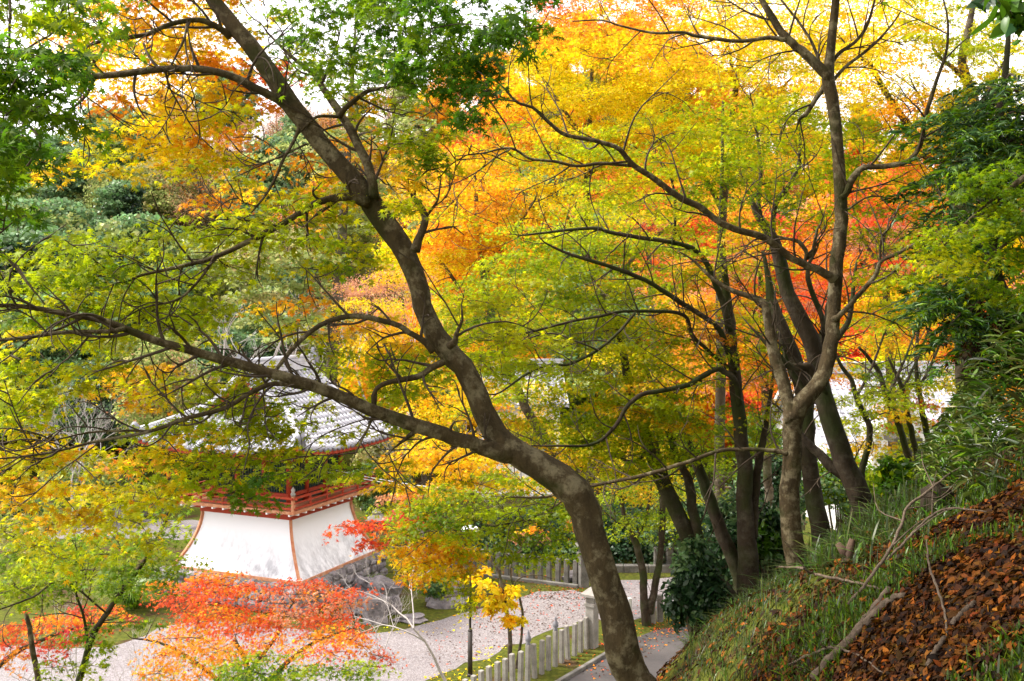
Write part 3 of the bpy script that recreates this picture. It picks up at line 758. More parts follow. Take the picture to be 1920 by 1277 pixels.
def in_poly(pt, poly):
    x, y = pt[:, 0], pt[:, 1]; r = np.zeros(len(pt), bool); p = np.asarray(poly, float); j = len(p)-1
    for i in range(len(p)):
        c = ((p[i, 1] > y) != (p[j, 1] > y)) & (x < (p[j, 0]-p[i, 0])*(y-p[i, 1])/(p[j, 1]-p[i, 1]+1e-9)+p[i, 0])
        r ^= c; j = i
    return r
def poly_area(p):
    p = np.asarray(p, float); q = np.roll(p, -1, 0); return abs(np.sum(p[:, 0]*q[:, 1]-q[:, 0]*p[:, 1]))/2
def scatter(poly, n):
    p = np.asarray(poly, float); lo, hi = p.min(0), p.max(0); out = np.zeros((0, 2))
    while len(out) < n*4:
        q = rng.uniform(lo, hi, (n*6+20, 2)); out = np.vstack([out, q[in_poly(q, poly)]])
    pick = [out[0]]; pool = out[1:n*4]
    dist = np.linalg.norm((pool-pick[0])*(1, 1.8), axis=1)
    for _ in range(n-1):
        k = int(np.argmax(dist*rng.uniform(.55, 1, len(dist)))); pick.append(pool[k]); dist = np.minimum(dist, np.linalg.norm((pool-pool[k])*(1, 1.8), axis=1))
    return np.array(pick)

def to_ground(p0, dirv, rad):
    """extend a trunk foot down into the terrain"""
    p = np.array(p0, float); d = np.array(dirv, float); d /= np.linalg.norm(d)+1e-9; pts = []
    if d[2] > -.3: d[2] = -.3; d /= np.linalg.norm(d)
    for _ in range(200):
        if p[2] < height(p[0], p[1])-.25: break
        d = d*.93+np.array((0, 0, -.07)); d /= np.linalg.norm(d)
        p = p+d*.25; pts.append(p.copy())
    return pts
DENS = 25.0
class Tree:
    WS = 1.0; DS = 0.0; TR = 1.0; SUB = 0.0
    def __init__(s, name, label, cat, bark, limb_d, leaf=.06, lod=L5, group=None, leafmat='leaf', root=None):
        s.name, s.bark, s.leaf, s.lod = name, bark, leaf, lod; s.leafmat = leafmat
        s.nodes = []; s.nrad = []; s.label, s.cat, s.group = label, cat, group
        s.d0 = limb_d; s.parts = []; s.tw = MB(); s.V = []; s.C = []; s.base = root
    def limb(s, pts, d0=None, d1=None, trunk=False, sides=None, fork=None):
        d0 = s.d0 if d0 is None else d0; d1 = d0 if d1 is None else d1
        pts = [tuple(p) for p in pts]; n = len(pts)
        wl = [p[2] if len(p) > 2 else None for p in pts]; k = [i for i, w_ in enumerate(wl) if w_ is not None]
        wl = np.interp(range(n), k, [wl[i] for i in k])*s.WS
        cum = np.concatenate([[0], np.cumsum([math.hypot(pts[i+1][0]-pts[i][0], pts[i+1][1]-pts[i][1]) for i in range(n-1)])]); cum /= cum[-1]
        rows = []
        for (q, w_, t) in zip(pts, wl, cum):
            d = d0+(d1-d0)*t; rows.append((*P(q[0], q[1], d), w_*d/F/2))
        if trunk:
            r0 = np.array(rows[0]); r1 = np.array(rows[1]); ext = to_ground(r0[:3], r0[:3]-r1[:3], r0[3])
            if ext:
                ext = ext[::2] if len(ext) > 3 else ext
                m = len(ext); rows = [(*e, r0[3]*(1+.45*((i+1)/m)**2)) for i, e in reversed(list(enumerate(ext)))]+rows
            if s.base is None: s.base = np.array((rows[0][0], rows[0][1], float(height(rows[0][0], rows[0][1]))))
        L = sum(np.linalg.norm(np.array(a[:3])-np.array(b[:3])) for a, b in zip(rows[:-1], rows[1:]))
        rm = max(r[3] for r in rows)
        m = int(np.clip(L/max(.05, rm*.7), len(rows)*2, 90)); sp = spline(rows, m); sp[:, 3] = np.maximum(sp[:, 3], .0025)
        if not trunk and sp[-1, 3]*F/d1 > 1.3:          # let blunt ends run out into a thin tip
            t = sp[-1, :3]-sp[-3, :3]; t /= np.linalg.norm(t); q = sp[-1].copy(); ext = []; L2 = 22*q[3]; r_ = q[3]
            for i in range(6):
                t = t+rng.normal(0, .16, 3); t /= np.linalg.norm(t); q = q.copy(); q[:3] += t*L2/6; q[3] = max(.0025, r_*(1-(i+1)/6)); ext.append(q)
            sp = np.vstack([sp, ext]); m = len(sp)
        # small crooks
        if m > 6:
            j = rng.normal(0, 1, (m, 3)); j = (j+np.roll(j, 1, 0)+np.roll(j, -1, 0))/3; j[0] = j[-1] = 0; sp[:, :3] += j*np.minimum(sp[:, 3:4]*.22, .02)
        sd = sides or (22 if rm*F/d0 > 18 else 12 if rm*F/d0 > 6 else 7)
        ph = rng.uniform(0, 6, 5); lump = None
        if sd >= 12:
            lump = lambda t, a: 1+.045*np.sin(2*a+ph[0]+4*t)+.035*np.sin(3*a+ph[1]-7*t)+.035*np.sin(a+9*t+ph[2])+.03*np.sin(5*a+23*t+ph[3])+.022*math.sin(37*t+ph[4])
        mb = MB(); mb.tube(sp[:, :3], sp[:, 3], sd, lump=lump)
        s.parts.append(('trunk' if trunk else 'limb', mb))
        for q in sp: s.nodes.append(q[:3]); s.nrad.append(q[3])
        if s.SUB and not trunk:                         # slender side branches, each with a few finer ones
            step = np.linalg.norm(np.diff(sp[:, :3], axis=0), axis=1).mean(); k = 2+int(rng.integers(0, 3)); sgn = 1
            while k < m-2:
                t = sp[k+1, :3]-sp[k-1, :3]; t /= np.linalg.norm(t); sgn = -sgn
                side = np.array((-t[2], 0, t[0]))*sgn; d_ = t*rng.uniform(.5, .9)+side*rng.uniform(.5, 1.0)+np.array((0, rng.normal(-.15, .35), .15))
                s.branchlet(sp[k, :3], d_, rng.uniform(.35, 1.0)*s.SUB, min(sp[k, 3]*.55, .011), 2)
                k += max(1, int(rng.uniform(.14, .34)*s.SUB/step))
        return s
    def branchlet(s, p, d, L, r, lev):
        d = d/np.linalg.norm(d); pts = [p]; q = p.copy(); bend = rng.normal(0, .12, 3)
        for i in range(6): d = d+bend+rng.normal(0, .09, 3)+np.array((0, 0, .03)); d /= np.linalg.norm(d); q = q+d*L/6; pts.append(q.copy())
        rr = np.linspace(max(r, .0045), .0025, 7); s.tw.tube(spline(pts, 9), np.interp(np.linspace(0, 1, 9), np.linspace(0, 1, 7), rr), 5, cap=False)
        for q, r_ in zip(pts[2:], rr[2:]): s.nodes.append(q); s.nrad.append(r_)
        if lev > 1:
            for i in (2, 3, 4, 5):
                if rng.uniform() < .7:
                    d2 = (pts[i+1]-pts[i])/np.linalg.norm(pts[i+1]-pts[i])+rng.normal(0, .65, 3)*np.array((1, .7, 1)); s.branchlet(pts[i], d2, L*rng.uniform(.3, .55), r*.5, lev-1)
    def region(s, poly, d, keys, cover, pad=(70, 18), leaf=None, tilt=.7, twigs=5, mix=.25, droop=.25, link=True, lod=None, maxpads=400):
        """leaf pads scattered over an area; every pad hangs on a twig that grows from the nearest wood"""
        d = (d[0]+s.DS, d[1]+s.DS); leaf = leaf or s.leaf; lod = lod or s.lod
        dm = (d[0]+d[1])/2; lp = leaf*F/dm
        area = poly_area(poly); npad = int(np.clip(area/(pad[0]*pad[1]*2.2)*min(1.6, .6+cover*.6), 2, maxpads))
        nl = int(DENS*cover*area/(lp*lp)); per = max(6, nl//npad)
        pts = scatter(poly, npad); ds = rng.uniform(d[0], d[1], npad)
        C = np.array([P(q[0], q[1], dd) for q, dd in zip(pts, ds)])
        nod = np.array(s.nodes) if s.nodes else None
        if nod is not None:
            dd = np.array([np.min(np.linalg.norm(nod-c, axis=1)) for c in C]); order = np.argsort(dd)
        else: order = range(npad)
        for i in order:
            c = C[i]; dep = ds[i]; a = pad[0]*dep/F*rng.uniform(.6, 1.35); b = pad[1]*dep/F*rng.uniform(.6, 1.3)
            outw = np.array((0., 0., 0.))
            if link and s.nodes:
                nod = np.array(s.nodes); v = nod-c; dist = np.linalg.norm(v*(1, .8, 1.0), axis=1)+np.maximum(0, v[:, 2])*.3
                k = int(np.argmin(dist)); p0 = nod[k]; r0 = min(s.nrad[k]*.6, (.0035+.007*dist[k])*s.TR); L = dist[k]
                outw = (c-p0)*np.array((1, 1, 0)); outw /= np.linalg.norm(outw)+1e-6
                if L > .05:
                    mid = (p0+c)/2+rng.normal(0, .08*L, 3)+np.array((0, 0, .10*L)); m = int(np.clip(L/.12, 4, 14))
                    sp = spline([p0, mid, c], m); sp[1:-1] += rng.normal(0, .012*L, (m-2, 3)); rr = np.linspace(max(r0, .003), max(.002, r0*.35), m)
                    s.tw.tube(sp, rr, 5 if dep < 9 else 4, cap=False)
                    for q, r_ in zip(sp[2:], rr[2:]): s.nodes.append(q); s.nrad.append(r_)
            else:
                g = rng.uniform(0, 6.28); outw = np.array((math.cos(g), math.sin(g), 0))
            ang0 = rng.uniform(0, 6.28)
            for t in range(twigs):
                an = ang0+t*6.28/max(1, twigs)+rng.normal(0, .4); L = a*rng.uniform(.5, 1.0)
                e = c+np.array((math.cos(an)*L, math.sin(an)*L, rng.normal(0, b*.5)-droop*L*.5)); mid = (c+e)/2+rng.normal(0, L*.08, 3)+np.array((0, 0, L*.07))
                s.tw.tube(spline([c, mid, e], 5), np.linspace(max(.0028, .0011*dep*.3), .0013, 5), 4, cap=False)
            # leaves
            n = int(per*rng.uniform(.7, 1.3)*(a*a/((pad[0]*dep/F)**2))**.5)
            th = rng.uniform(0, 6.28, n); r = np.sqrt(rng.uniform(0, 1, n))*(1+.3*np.sin(3*th+ang0)+.18*np.sin(5*th))
            loc = np.stack([np.cos(th)*r*a, np.sin(th)*r*a, rng.normal(0, .5, n)*b], 1)
            loc[:, 2] -= droop*a*r*r*.5
            along = loc @ outw; loc[:, 2] -= droop*.6*along
            pos = c+loc
            nr = np.stack([rng.normal(0, tilt, n)+loc[:, 0]/a*droop, rng.normal(0, tilt, n)+loc[:, 1]/a*droop-.25, np.ones(n)], 1)
            sp_ = np.stack([loc[:, 0]/a+rng.normal(0, .6, n), loc[:, 1]/a+rng.normal(0, .6, n), rng.normal(0, .4, n)-.3], 1)
            size = leaf*.57*np.exp(rng.normal(0, .22, n))
            main = keys[rng.integers(0, len(keys))]
            col = colours(main, n); k2 = rng.uniform(size=n) < mix; col[k2] = colours(keys, int(k2.sum()))
            col *= np.exp(rng.normal(0, .10))
            s.V.append((lod, place_leaves(lod, pos, size, nr, sp_))); s.C.append(col)
        return s
    def done(s, limb_name='limb'):
        root = empty(s.name, s.base); tag(root, s.label, s.cat, s.group)
        for nm, mb in s.parts: mb.build(nm, M[s.bark], root, s.base)
        if s.tw.n: s.tw.build('twigs', M['twig'] if s.bark != 'deadwood' else M['deadwood'], root, s.base)
        first = True
        for tm in (L7, L5, L3, CARD, OV):
            vv = [v for (l, v) in s.V if l is tm]
            if vv:
                cc = [c for (l, v), c in zip(s.V, s.C) if l is tm]
                quadmesh('crown' if first else 'crown_fringe', np.concatenate(vv), tm[1], np.concatenate(cc), M[s.leafmat], root, s.base); first = False
        return root
Tree.SUB = .55
# ------------------------------------------------------------------ the leaning maple in front
T = Tree('leaning_maple', 'large leaning maple with thick crooked trunk and green to amber leaves in front', 'tree', 'bark', 6.0, .062, L7)
T.limb([(1207,1305,62),(1193,1274,61),(1166,1218,63),(1148,1151,59),(1131,1084,57),(1111,1018,57),(1094,951,59),(1072,908,61),(1033,881,57),(985,853,54),(940,822,50),(904,759,43),(872,693,41),(835,653,43),(800,593,39),(782,526,38),(764,479,39),(731,426,43),(688,368,42),(622,290,35),(562,215,36),(511,140,33),(460,75,31),(412,15,27),(370,-45,24)], 6.0, 6.4, True, 26)
T.limb([(960,848,38.0),(900,835,27.4),(870,826,25.8),(800,803,25.1),(700,770,23.6),(620,735,22.0),(540,708,20.5),(470,690,19.0),(380,665,16.7),(300,640,15.2),(200,605,12.9),(100,584,10.6),(40,574,9.1),(-40,572,6.8)], 6.1, 5.2)
T.limb([(235,616,10.6),(200,622,8.4),(110,624,7.6),(60,632,6.8),(-30,640,6.1)], 5.4, 5.2)
T.limb([(620,735,10.6),(523,719,9.9),(467,738,9.1),(420,766,8.4),(350,784,8.4),(283,808,6.8),(167,831,5.3),(83,851,4.6),(-20,862,3.8)], 5.9, 5.3)
T.limb([(283,808,4.6),(220,808,4.6),(167,811,3.8),(100,826,3.0)], 5.6, 5.4)
T.limb([(812,660,13.7),(795,640,12.2),(765,622,11.4),(740,608,10.6),(690,594,10.6),(640,595,9.9),(593,613,9.1),(550,653,8.4),(515,698,6.8),(500,715,4.6)], 6.1, 5.8)
T.limb([(690,380,22.8),(662,370,16.7),(620,372,14.4),(580,388,12.9),(523,424,11.4),(480,447,10.6),(403,482,9.1),(330,502,7.6),(270,515,5.3),(235,528,3.8)], 6.2, 5.6)
T.limb([(403,480,6.1),(385,510,5.3),(355,545,5.3),(325,565,4.6),(270,577,3.0),(225,602,2.5)], 5.8, 5.6)
T.limb([(327,563,3.8),(320,580,3.0),(316,592,2.5)], 5.7)
T.limb([(560,222,21.3),(530,195,16.7),(485,170,16.0),(430,142,15.2),(370,130,14.4),(310,130,13.7),(240,137,12.9),(180,143,11.4),(140,150,8.4),(90,172,6.1),(40,200,3.8)], 6.3, 5.6)
T.limb([(178,146,6.8),(165,172,6.1),(150,190,5.3),(130,207,4.6),(112,230,2.5)], 5.8, 5.6)
T.limb([(310,132,4.6),(318,165,3.8),(335,195,3.0),(365,245,2.5),(400,280,2.5)], 6.0, 6.2)
T.limb([(433,70,15.2),(410,52,11.4),(385,40,10.6),(350,40,9.9),(310,50,9.1),(270,66,8.4),(200,76,7.6),(165,86,6.1),(120,110,3.8)], 6.35, 5.8)
T.limb([(200,78,6.1),(185,105,6.1),(160,135,5.3),(145,145,3.8)], 6.0, 5.8)
T.limb([(350,45,4.6),(345,75,4.6),(330,105,3.8),(318,128,3.8)], 6.1, 6.0)
T.limb([(560,240,6.8),(548,270,6.1),(530,300,6.1),(515,335,5.3),(495,370,4.6),(470,400,3.0)], 6.2, 6.0)
T.limb([(575,270,4.6),(540,287,3.8),(500,305,3.0),(440,332,2.5)], 6.2, 6.0)
T.limb([(700,372,21.3),(697,340,18.2),(684,300,17.5),(660,250,16.7),(640,215,15.2),(610,170,12.2),(590,140,9.1),(540,100,6.1),(500,60,3.8)], 6.2, 6.6)
T.limb([(638,218,10.6),(650,200,10.6),(683,173,9.1),(707,167,6.8),(750,158,5.3),(790,130,3.0)], 6.3, 6.0)
T.limb([(640,220,6.8),(600,218,6.1),(585,225,5.3),(560,250,3.8)], 6.35, 6.2)
T.limb([(778,470,20),(787,450,16),(797,420,14),(794,396,13),(778,375,11),(770,362,5)], 6.1, 6.2)
T.limb([(798,408,6),(815,385,5),(822,370,4),(826,340,3)], 6.15, 6.3)
T.limb([(832,678,14),(812,688,12),(793,703,11),(767,709,11),(723,718,9),(700,738,8),(699,780,6),(680,823,4)], 6.05, 5.9)
T.limb([(842,650,14),(853,640,13),(856,626,8)], 5.95, 5.9, sides=10)
T.limb([(790,800,12),(768,818,9),(745,836,4)], 6.1, 6.0)
G1 = [(480,-10),(1015,-20),(1010,60),(960,110),(900,140),(850,180),(780,160),(700,150),(560,60)]
T.region([(480,-20),(760,-20),(700,110),(600,150),(540,90)], (5.2, 6.2), 'gggG', .62, (50, 22), tilt=.8)
T.region([(700,-20),(1010,-20),(985,80),(920,120),(860,180),(800,170),(720,140)], (4.4, 5.4), 'GgGGg', 1.25, (55, 24), tilt=.8)
T.region([(830,80),(950,70),(930,150),(870,230),(840,200)], (4.4, 5.0), 'GGG', .9, (40, 24), tilt=.8)
T.region([(560,80),(770,110),(760,200),(640,190),(590,170)], (6.0, 6.8), 'yyg', .5, (50, 20))
T.region([(640,190),(830,190),(800,330),(740,300),(660,270)], (6.3, 7.2), 'yAlyO', .5, (48, 18))
T.region([(770,230),(860,240),(830,320),(770,420),(740,400),(760,320)], (5.8, 6.6), 'yglA', .65, (42, 22))
T.region([(160,-20),(420,-20),(400,40),(300,70),(180,90)], (6.4, 7.8), 'AOYlA', .95, (60, 20))
T.region([(120,60),(330,80),(480,150),(470,260),(330,300),(230,230),(150,160)], (6.3, 7.6), 'YAYAlYO', .85, (58, 20))
T.region([(390,110),(520,130),(520,200),(430,180)], (6.6, 7.2), 'ORO', .75, (46, 16))
T.region([(170,250),(270,220),(400,250),(360,330),(300,290),(190,260)], (6.2, 7), 'AYO', .4, (46, 16))
T.region([(140,230),(230,290),(260,320),(150,335),(80,310)], (5.6, 6.4), 'YAly', .6, (48, 16))
T.region([(310,270),(470,290),(640,310),(650,400),(520,400),(400,380),(330,330)], (6.6, 7.8), 'YYAlO', .5, (60, 18))
T.region([(330,300),(440,290),(500,330),(430,360)], (6.0, 6.6), 'yl', .35, (50, 14))
T.region([(430,380),(640,372),(650,420),(560,460),(430,470)], (5.6, 6.4), 'yyl', .55, (56, 16))
T.region([(0,470),(110,430),(230,455),(330,425),(470,400),(430,490),(330,560),(250,590),(130,590),(0,570)], (5.55, 6.45), 'yyyl', .75, (70, 18))
T.region([(0,480),(140,450),(200,520),(90,590),(0,590)], (5.15, 5.85), 'yyg', .5, (70, 20))
T.region([(120,560),(360,540),(390,640),(300,640),(180,650),(60,600)], (5.65, 6.45), 'yyl', .7, (70, 16))
T.region([(0,620),(200,640),(320,680),(300,740),(150,740),(0,800)], (5.65, 6.85), 'lyylY', .6, (66, 18))
T.region([(170,690),(310,680),(320,740),(260,770),(190,730)], (6.35, 6.85), 'AOA', .45, (42, 14))
T.region([(0,700),(100,680),(130,800),(60,900),(0,980)], (5.55, 6.45), 'lyAY', .55, (58, 18))
T.region([(250,540),(420,560),(380,620),(270,600)], (5.75, 6.45), 'yl', .55, (60, 16))
T.region([(400,690),(480,700),(640,740),(700,800),(560,840),(380,860),(300,820),(330,770)], (5.95, 6.75), 'yyl', .34, (56, 16))
T.region([(300,800),(500,790),(600,850),(700,860),(690,880),(600,890),(480,930),(330,900),(200,880)], (5.95, 6.75), 'yylyg', .40, (60, 16))
T.region([(430,900),(510,890),(500,960),(440,970)], (5.75, 6.25), 'ggG', .6, (44, 14))
T.region([(660,860),(760,870),(740,910),(640,920)], (6.35, 6.85), 'lyA', .35, (44, 12))
T.region([(0,840),(130,830),(330,850),(330,930),(190,970),(0,960)], (5.95, 7.05), 'AlYlO', .6, (60, 18))
T.region([(0,940),(140,930),(330,930),(330,1020),(180,1050),(0,1060)], (6.55, 7.45), 'lyAl', .38, (62, 18))
T.region([(600,400),(720,420),(700,500),(620,540),(560,500)], (6.35, 7.05), 'ylg', .5, (50, 18))
T.region([(480,560),(640,570),(780,600),(750,650),(620,640),(500,610)], (6.55, 7.45), 'AOlA', .42, (56, 14))
T.region([(600,690),(830,640),(820,720),(720,760),(640,740)], (6.35, 7.25), 'yly', .62, (52, 16))
T.region([(690,730),(800,720),(800,790),(720,800)], (6.55, 7.25), 'yly', .55, (48, 16))
T.region([(600,640),(700,640),(760,680),(650,700)], (6.55, 7.25), 'Yly', .35, (48, 14))
T.region([(840,560),(960,540),(1000,610),(900,680),(840,640)], (6.55, 7.45), 'yyl', .4, (46, 16))
T.region([(250,-700),(1350,-700),(1350,-70),(250,-60)], (5.6, 7.4), 'ygyA', .34, (110, 40), leaf=.085, maxpads=60, twigs=3)
T.region([(420,0),(560,20),(570,150),(480,120)], (6.6, 7.4), 'yyYl', .35, (44, 16))
T.region([(230,40),(430,50),(500,130),(330,120)], (6.6, 7.6), 'YAOl', .55, (50, 16))
T.region([(300,800),(470,760),(560,840),(530,890),(330,880)], (5.95, 6.5), 'yylA', .36, (54, 15))
T.region([(370,720),(470,690),(480,790),(330,810)], (5.95, 6.5), 'yly', .34, (50, 15))
T.region([(410,690),(500,680),(540,790),(430,800)], (6.0, 6.5), 'yly', .5, (44, 13))
T.region([(880,600),(1000,560),(1080,640),(960,720),(880,700)], (6.6, 7.4), 'yly', .3, (46, 14))
T.done()

Tree.SUB = 0.0
# ------------------------------------------------------------------ near maple sprays entering from the left edge
T = Tree('edge_maple', 'dark green maple whose drooping sprays enter at the upper left edge', 'tree', 'bark', 3.6, .062, L7)
T.limb([(-760,1500,110),(-640,900,90),(-520,400,70),(-430,100,50),(-360,-200,36)], 4.2, 4.0, True)
T.limb([(-500,380,40),(-330,120,30),(-160,-20,20),(0,-60,12),(100,-40,8)], 4.1, 3.7)
T.limb([(-440,150,30),(-300,160,22),(-150,180,14),(-40,200,9),(60,210,5)], 4.1, 3.6)
T.limb([(-80,-50,10),(10,-20,6),(18,60,5),(15,130,5),(8,210,4),(2,290,3)], 3.8, 3.6)
T.limb([(30,-50,7),(118,-10,5),(112,35,5),(100,62,4),(60,85,4),(20,120,3),(-10,150,3)], 3.7, 3.6)
T.limb([(-100,190,10),(20,215,6),(75,262,5),(60,300,5),(28,340,4),(12,390,3),(6,430,2)], 3.8, 3.6)
T.limb([(-470,300,24),(-250,360,16),(-80,420,9),(0,470,6),(60,540,4)], 4.1, 3.8)
T.region([(-60,-40),(130,-40),(150,60),(120,120),(60,130),(-60,180)], (3.3, 4.0), 'gyGg', .95, (70, 30), tilt=.9, twigs=4)
T.region([(-60,100),(70,90),(150,120),(140,200),(90,290),(50,330),(-60,330)], (3.2, 3.9), 'GggG', 1.1, (66, 32), tilt=.9, twigs=4)
T.region([(-60,280),(60,290),(40,400),(20,470),(-60,520)], (3.4, 4.0), 'gGgG', .85, (56, 28), tilt=.8, twigs=4)
T.region([(60,-40),(250,-40),(230,60),(150,120),(110,60)], (3.7, 4.4), 'gygy', .5, (56, 24), tilt=.9, twigs=4)
T.done()

# ------------------------------------------------------------------ trees of the lower left
Tree.WS = .62; Tree.SUB = .5
T = Tree('young_maple', 'young green maple with thin dark forked stems at the lower left', 'tree', 'bark_dark', 9.5, .065, L5)
T.limb([(140,1300,22),(158,1240,20),(175,1190,18),(200,1150,16),(232,1105,14),(262,1065,12),(290,1020,9),(312,970,7),(332,925,4)], 9.5, 9.0, True)
T.limb([(165,1215,9),(163,1190,9),(155,1150,8),(142,1110,7),(150,1080,5),(160,1050,3)], 9.5, 9.3)
T.limb([(200,1150,6),(120,1090,7),(60,1120,6),(0,1142,5),(-30,1150,4)], 9.2, 8.8)
T.limb([(232,1105,6),(228,1080,5),(235,1060,4),(260,1030,3)], 9.3)
T.region([(0,1010),(120,1000),(310,1010),(330,1070),(240,1100),(120,1110),(60,1130),(0,1140)], (8.6, 9.8), 'gyyg', .85, (60, 14))
T.region([(200,940),(330,920),(380,960),(320,1010),(210,1000)], (8.8, 9.6), 'ygy', .32, (50, 14))
T.region([(0,960),(120,980),(200,1010),(60,1040),(0,1040)], (9.4, 10.4), 'FylT', .5, (56, 16))
T.region([(160,1180),(270,1160),(250,1200),(170,1220)], (9, 9.6), 'yg', .55, (40, 12))
T.region([(90,1240),(200,1215),(180,1290),(90,1290)], (8.8, 9.6), 'yg', .5, (42, 14))
T.done()
T = Tree('slender_trunk', 'slender lichen spotted trunk standing at the lower left corner', 'tree', 'bark', 10.5, .065, L5)
T.limb([(76,1310,18),(68,1250,17),(60,1210,16),(54,1170,14),(46,1140,10),(42,1125,5)], 10.5, None, True)
T.region([(20,1110),(70,1110),(60,1140),(20,1140)], (10.2, 10.6), 'yR', .3, (26, 8))
T.done()
Tree.WS = .8; Tree.SUB = 0.0
T = Tree('red_maple', 'spreading red and orange maple crown below the white belfry skirt', 'tree', 'bark_dark', 13.5, .062, L5)
T.limb([(520,1560,40),(505,1450,34),(480,1350,28),(470,1290,20),(460,1240,12),(440,1200,8)], 13.5, 13.8, True)
T.limb([(480,1340,16),(400,1270,11),(350,1230,8),(300,1205,6),(258,1198,4)], 13.6, 13.8)
T.limb([(475,1310,16),(540,1240,11),(600,1200,8),(660,1180,5)], 13.6, 14.2)
T.limb([(470,1260,10),(520,1190,8),(530,1160,6),(550,1130,3)], 13.8, 14.6)
T.region([(300,1085),(420,1080),(520,1095),(640,1092),(660,1120),(560,1125),(420,1115),(300,1110)], (14.2, 15.4), 'RORPR', .55, (48, 10), tilt=.75)
T.region([(310,1085),(420,1088),(500,1110),(600,1105),(660,1120),(650,1160),(540,1170),(420,1170),(330,1150)], (13.6, 15.2), 'RORPO', .5, (52, 12), tilt=.75)
T.region([(330,1130),(450,1150),(560,1150),(660,1150),(665,1190),(560,1200),(420,1200),(330,1180)], (13.0, 14.4), 'OROR', .48, (52, 11), tilt=.75)
T.region([(310,1190),(420,1190),(560,1190),(675,1180),(680,1240),(560,1230),(400,1250),(290,1265)], (12.4, 13.8), 'OROAO', .5, (54, 11), tilt=.75)
T.region([(290,1240),(420,1230),(380,1290),(285,1290)], (12.2, 13.2), 'OAOy', .5, (50, 11), tilt=.75)
T.region([(650,1190),(720,1200),(735,1260),(660,1240)], (12.6, 13.6), 'RO', .3, (36, 10), tilt=.75)
T.done()
T = Tree('crimson_maple', 'small crimson maple reaching in at the lower left edge', 'tree', 'bark_dark', 13.5, .072, L5)
T.limb([(-120,1500,34),(-90,1380,26),(-40,1290,18),(20,1230,12),(90,1195,8),(170,1170,5),(240,1155,3)], 13.5, 14, True)
T.region([(0,1170),(90,1160),(190,1150),(222,1152),(215,1180),(140,1200),(60,1235),(0,1245)], (13.2, 14.4), 'RRCO', .6, (48, 11), tilt=.75)
T.region([(120,1130),(230,1140),(260,1165),(150,1165)], (14, 15), 'CRP', .4, (40, 9), tilt=.75)
T.done()
T = Tree('green_shoot_maple', 'low green maple tips at the bottom edge under the red crown', 'tree', 'bark_dark', 11.5, .068, L5)
T.limb([(560,1560,30),(545,1420,22),(520,1320,14),(500,1280,8)], 11.5, 11.5, True)
T.region([(400,1250),(520,1220),(570,1240),(580,1300),(420,1300)], (11, 12), 'ggyG', .65, (44, 11))
T.region([(580,1250),(660,1235),(710,1260),(700,1300),(590,1300)], (11, 12), 'gyg', .5, (40, 11))
T.done()

Tree.WS = 1.0
Tree.SUB = .9; Tree.WS = .82; Tree.TR = 1.9; Tree.DS = .55
# ------------------------------------------------------------------ maples on the bank at the right
T = Tree('forked_maple', 'forked grey maple on the bank with a tall curved right stem', 'tree', 'bark', 9.0, .061, L5)
T.limb([(1492,1060,52),(1486,1000,45),(1481,950,43),(1480,900,42),(1482,840,41),(1485,800,43),(1492,768,44),(1515,745,38),(1538,715,35),(1552,685,33),(1560,640,32),(1563,590,32),(1568,500,32),(1576,430,30),(1577,380,29),(1571,300,28),(1563,210,28),(1553,150,30),(1556,110,22),(1563,50,20),(1568,-30,17)], 9.0, 9.2, True, 22)
T.limb([(1488,790,40),(1478,750,32),(1463,705,30),(1448,650,25),(1440,600,21),(1430,568,17),(1402,555,13),(1366,542,11),(1332,520,8),(1300,488,5),(1270,470,3)], 9.0, 9.6)
T.limb([(1552,150,26),(1535,125,24),(1512,103,22),(1485,82,20),(1462,55,18),(1440,22,15),(1418,-20,13)], 9.15, 9.3)
T.limb([(1475,75,12),(1440,70,10),(1397,77,9),(1343,73,9),(1303,67,8),(1280,60,7),(1230,62,6),(1170,50,5),(1130,38,4),(1073,40,3)], 9.2, 9.6)
T.limb([(1556,122,10),(1575,98,9),(1602,80,8),(1625,50,7),(1640,0,5)], 9.2)
T.limb([(1558,155,9),(1585,125,8),(1625,95,7),(1665,55,5),(1690,20,3)], 9.2)
T.limb([(1548,160,12),(1530,185,11),(1512,212,11),(1499,222,8),(1495,235,4)], 9.2, 9.4)
T.limb([(1538,125,8),(1525,85,7),(1500,45,6),(1465,0,5)], 9.2, 9.5)
T.limb([(1577,372,20),(1587,360,18),(1600,333,16),(1617,317,14),(1663,312,13),(1703,302,12),(1720,285,11),(1729,260,10),(1733,227,10),(1750,167,9),(1773,100,7),(1777,43,5),(1767,-10,4)], 9.1, 8.6)
T.limb([(1562,600,16),(1580,585,12),(1600,563,11),(1640,519,10),(1650,493,9),(1680,476,8),(1720,456,7),(1770,429,6),(1830,390,4)], 9.0, 8.4)
T.limb([(1650,493,7),(1651,460,6),(1656,440,6),(1668,426,5),(1680,400,4),(1687,380,3)], 8.8)
T.limb([(1720,456,5),(1750,470,4),(1760,495,3),(1790,515,2)], 8.6)
T.limb([(1565,525,26),(1545,512,20),(1513,496,18),(1480,483,17),(1447,453,17),(1403,436,16),(1363,423,16),(1313,390,15),(1280,373,15),(1233,340,14),(1187,310,13),(1160,280,11),(1120,265,10),(1060,253,9),(1030,230,8),(1000,203,7),(967,190,6),(940,160,4),(897,130,2.5)], 9.0, 8.6)
T.limb([(1187,311,8),(1120,307,8),(1083,312,7),(1033,302,7),(993,297,6),(957,278,6),(907,287,4),(853,293,2.5)], 8.8, 8.7)
T.limb([(957,280,4),(930,295,4),(890,325,3),(850,345,2.5),(800,358,2)], 8.7)
T.limb([(967,190,4),(930,188,3),(880,205,2.5)], 8.6)
T.limb([(1505,500,8),(1513,475,10),(1500,455,10),(1490,450,8)], 9.0, 8.9)
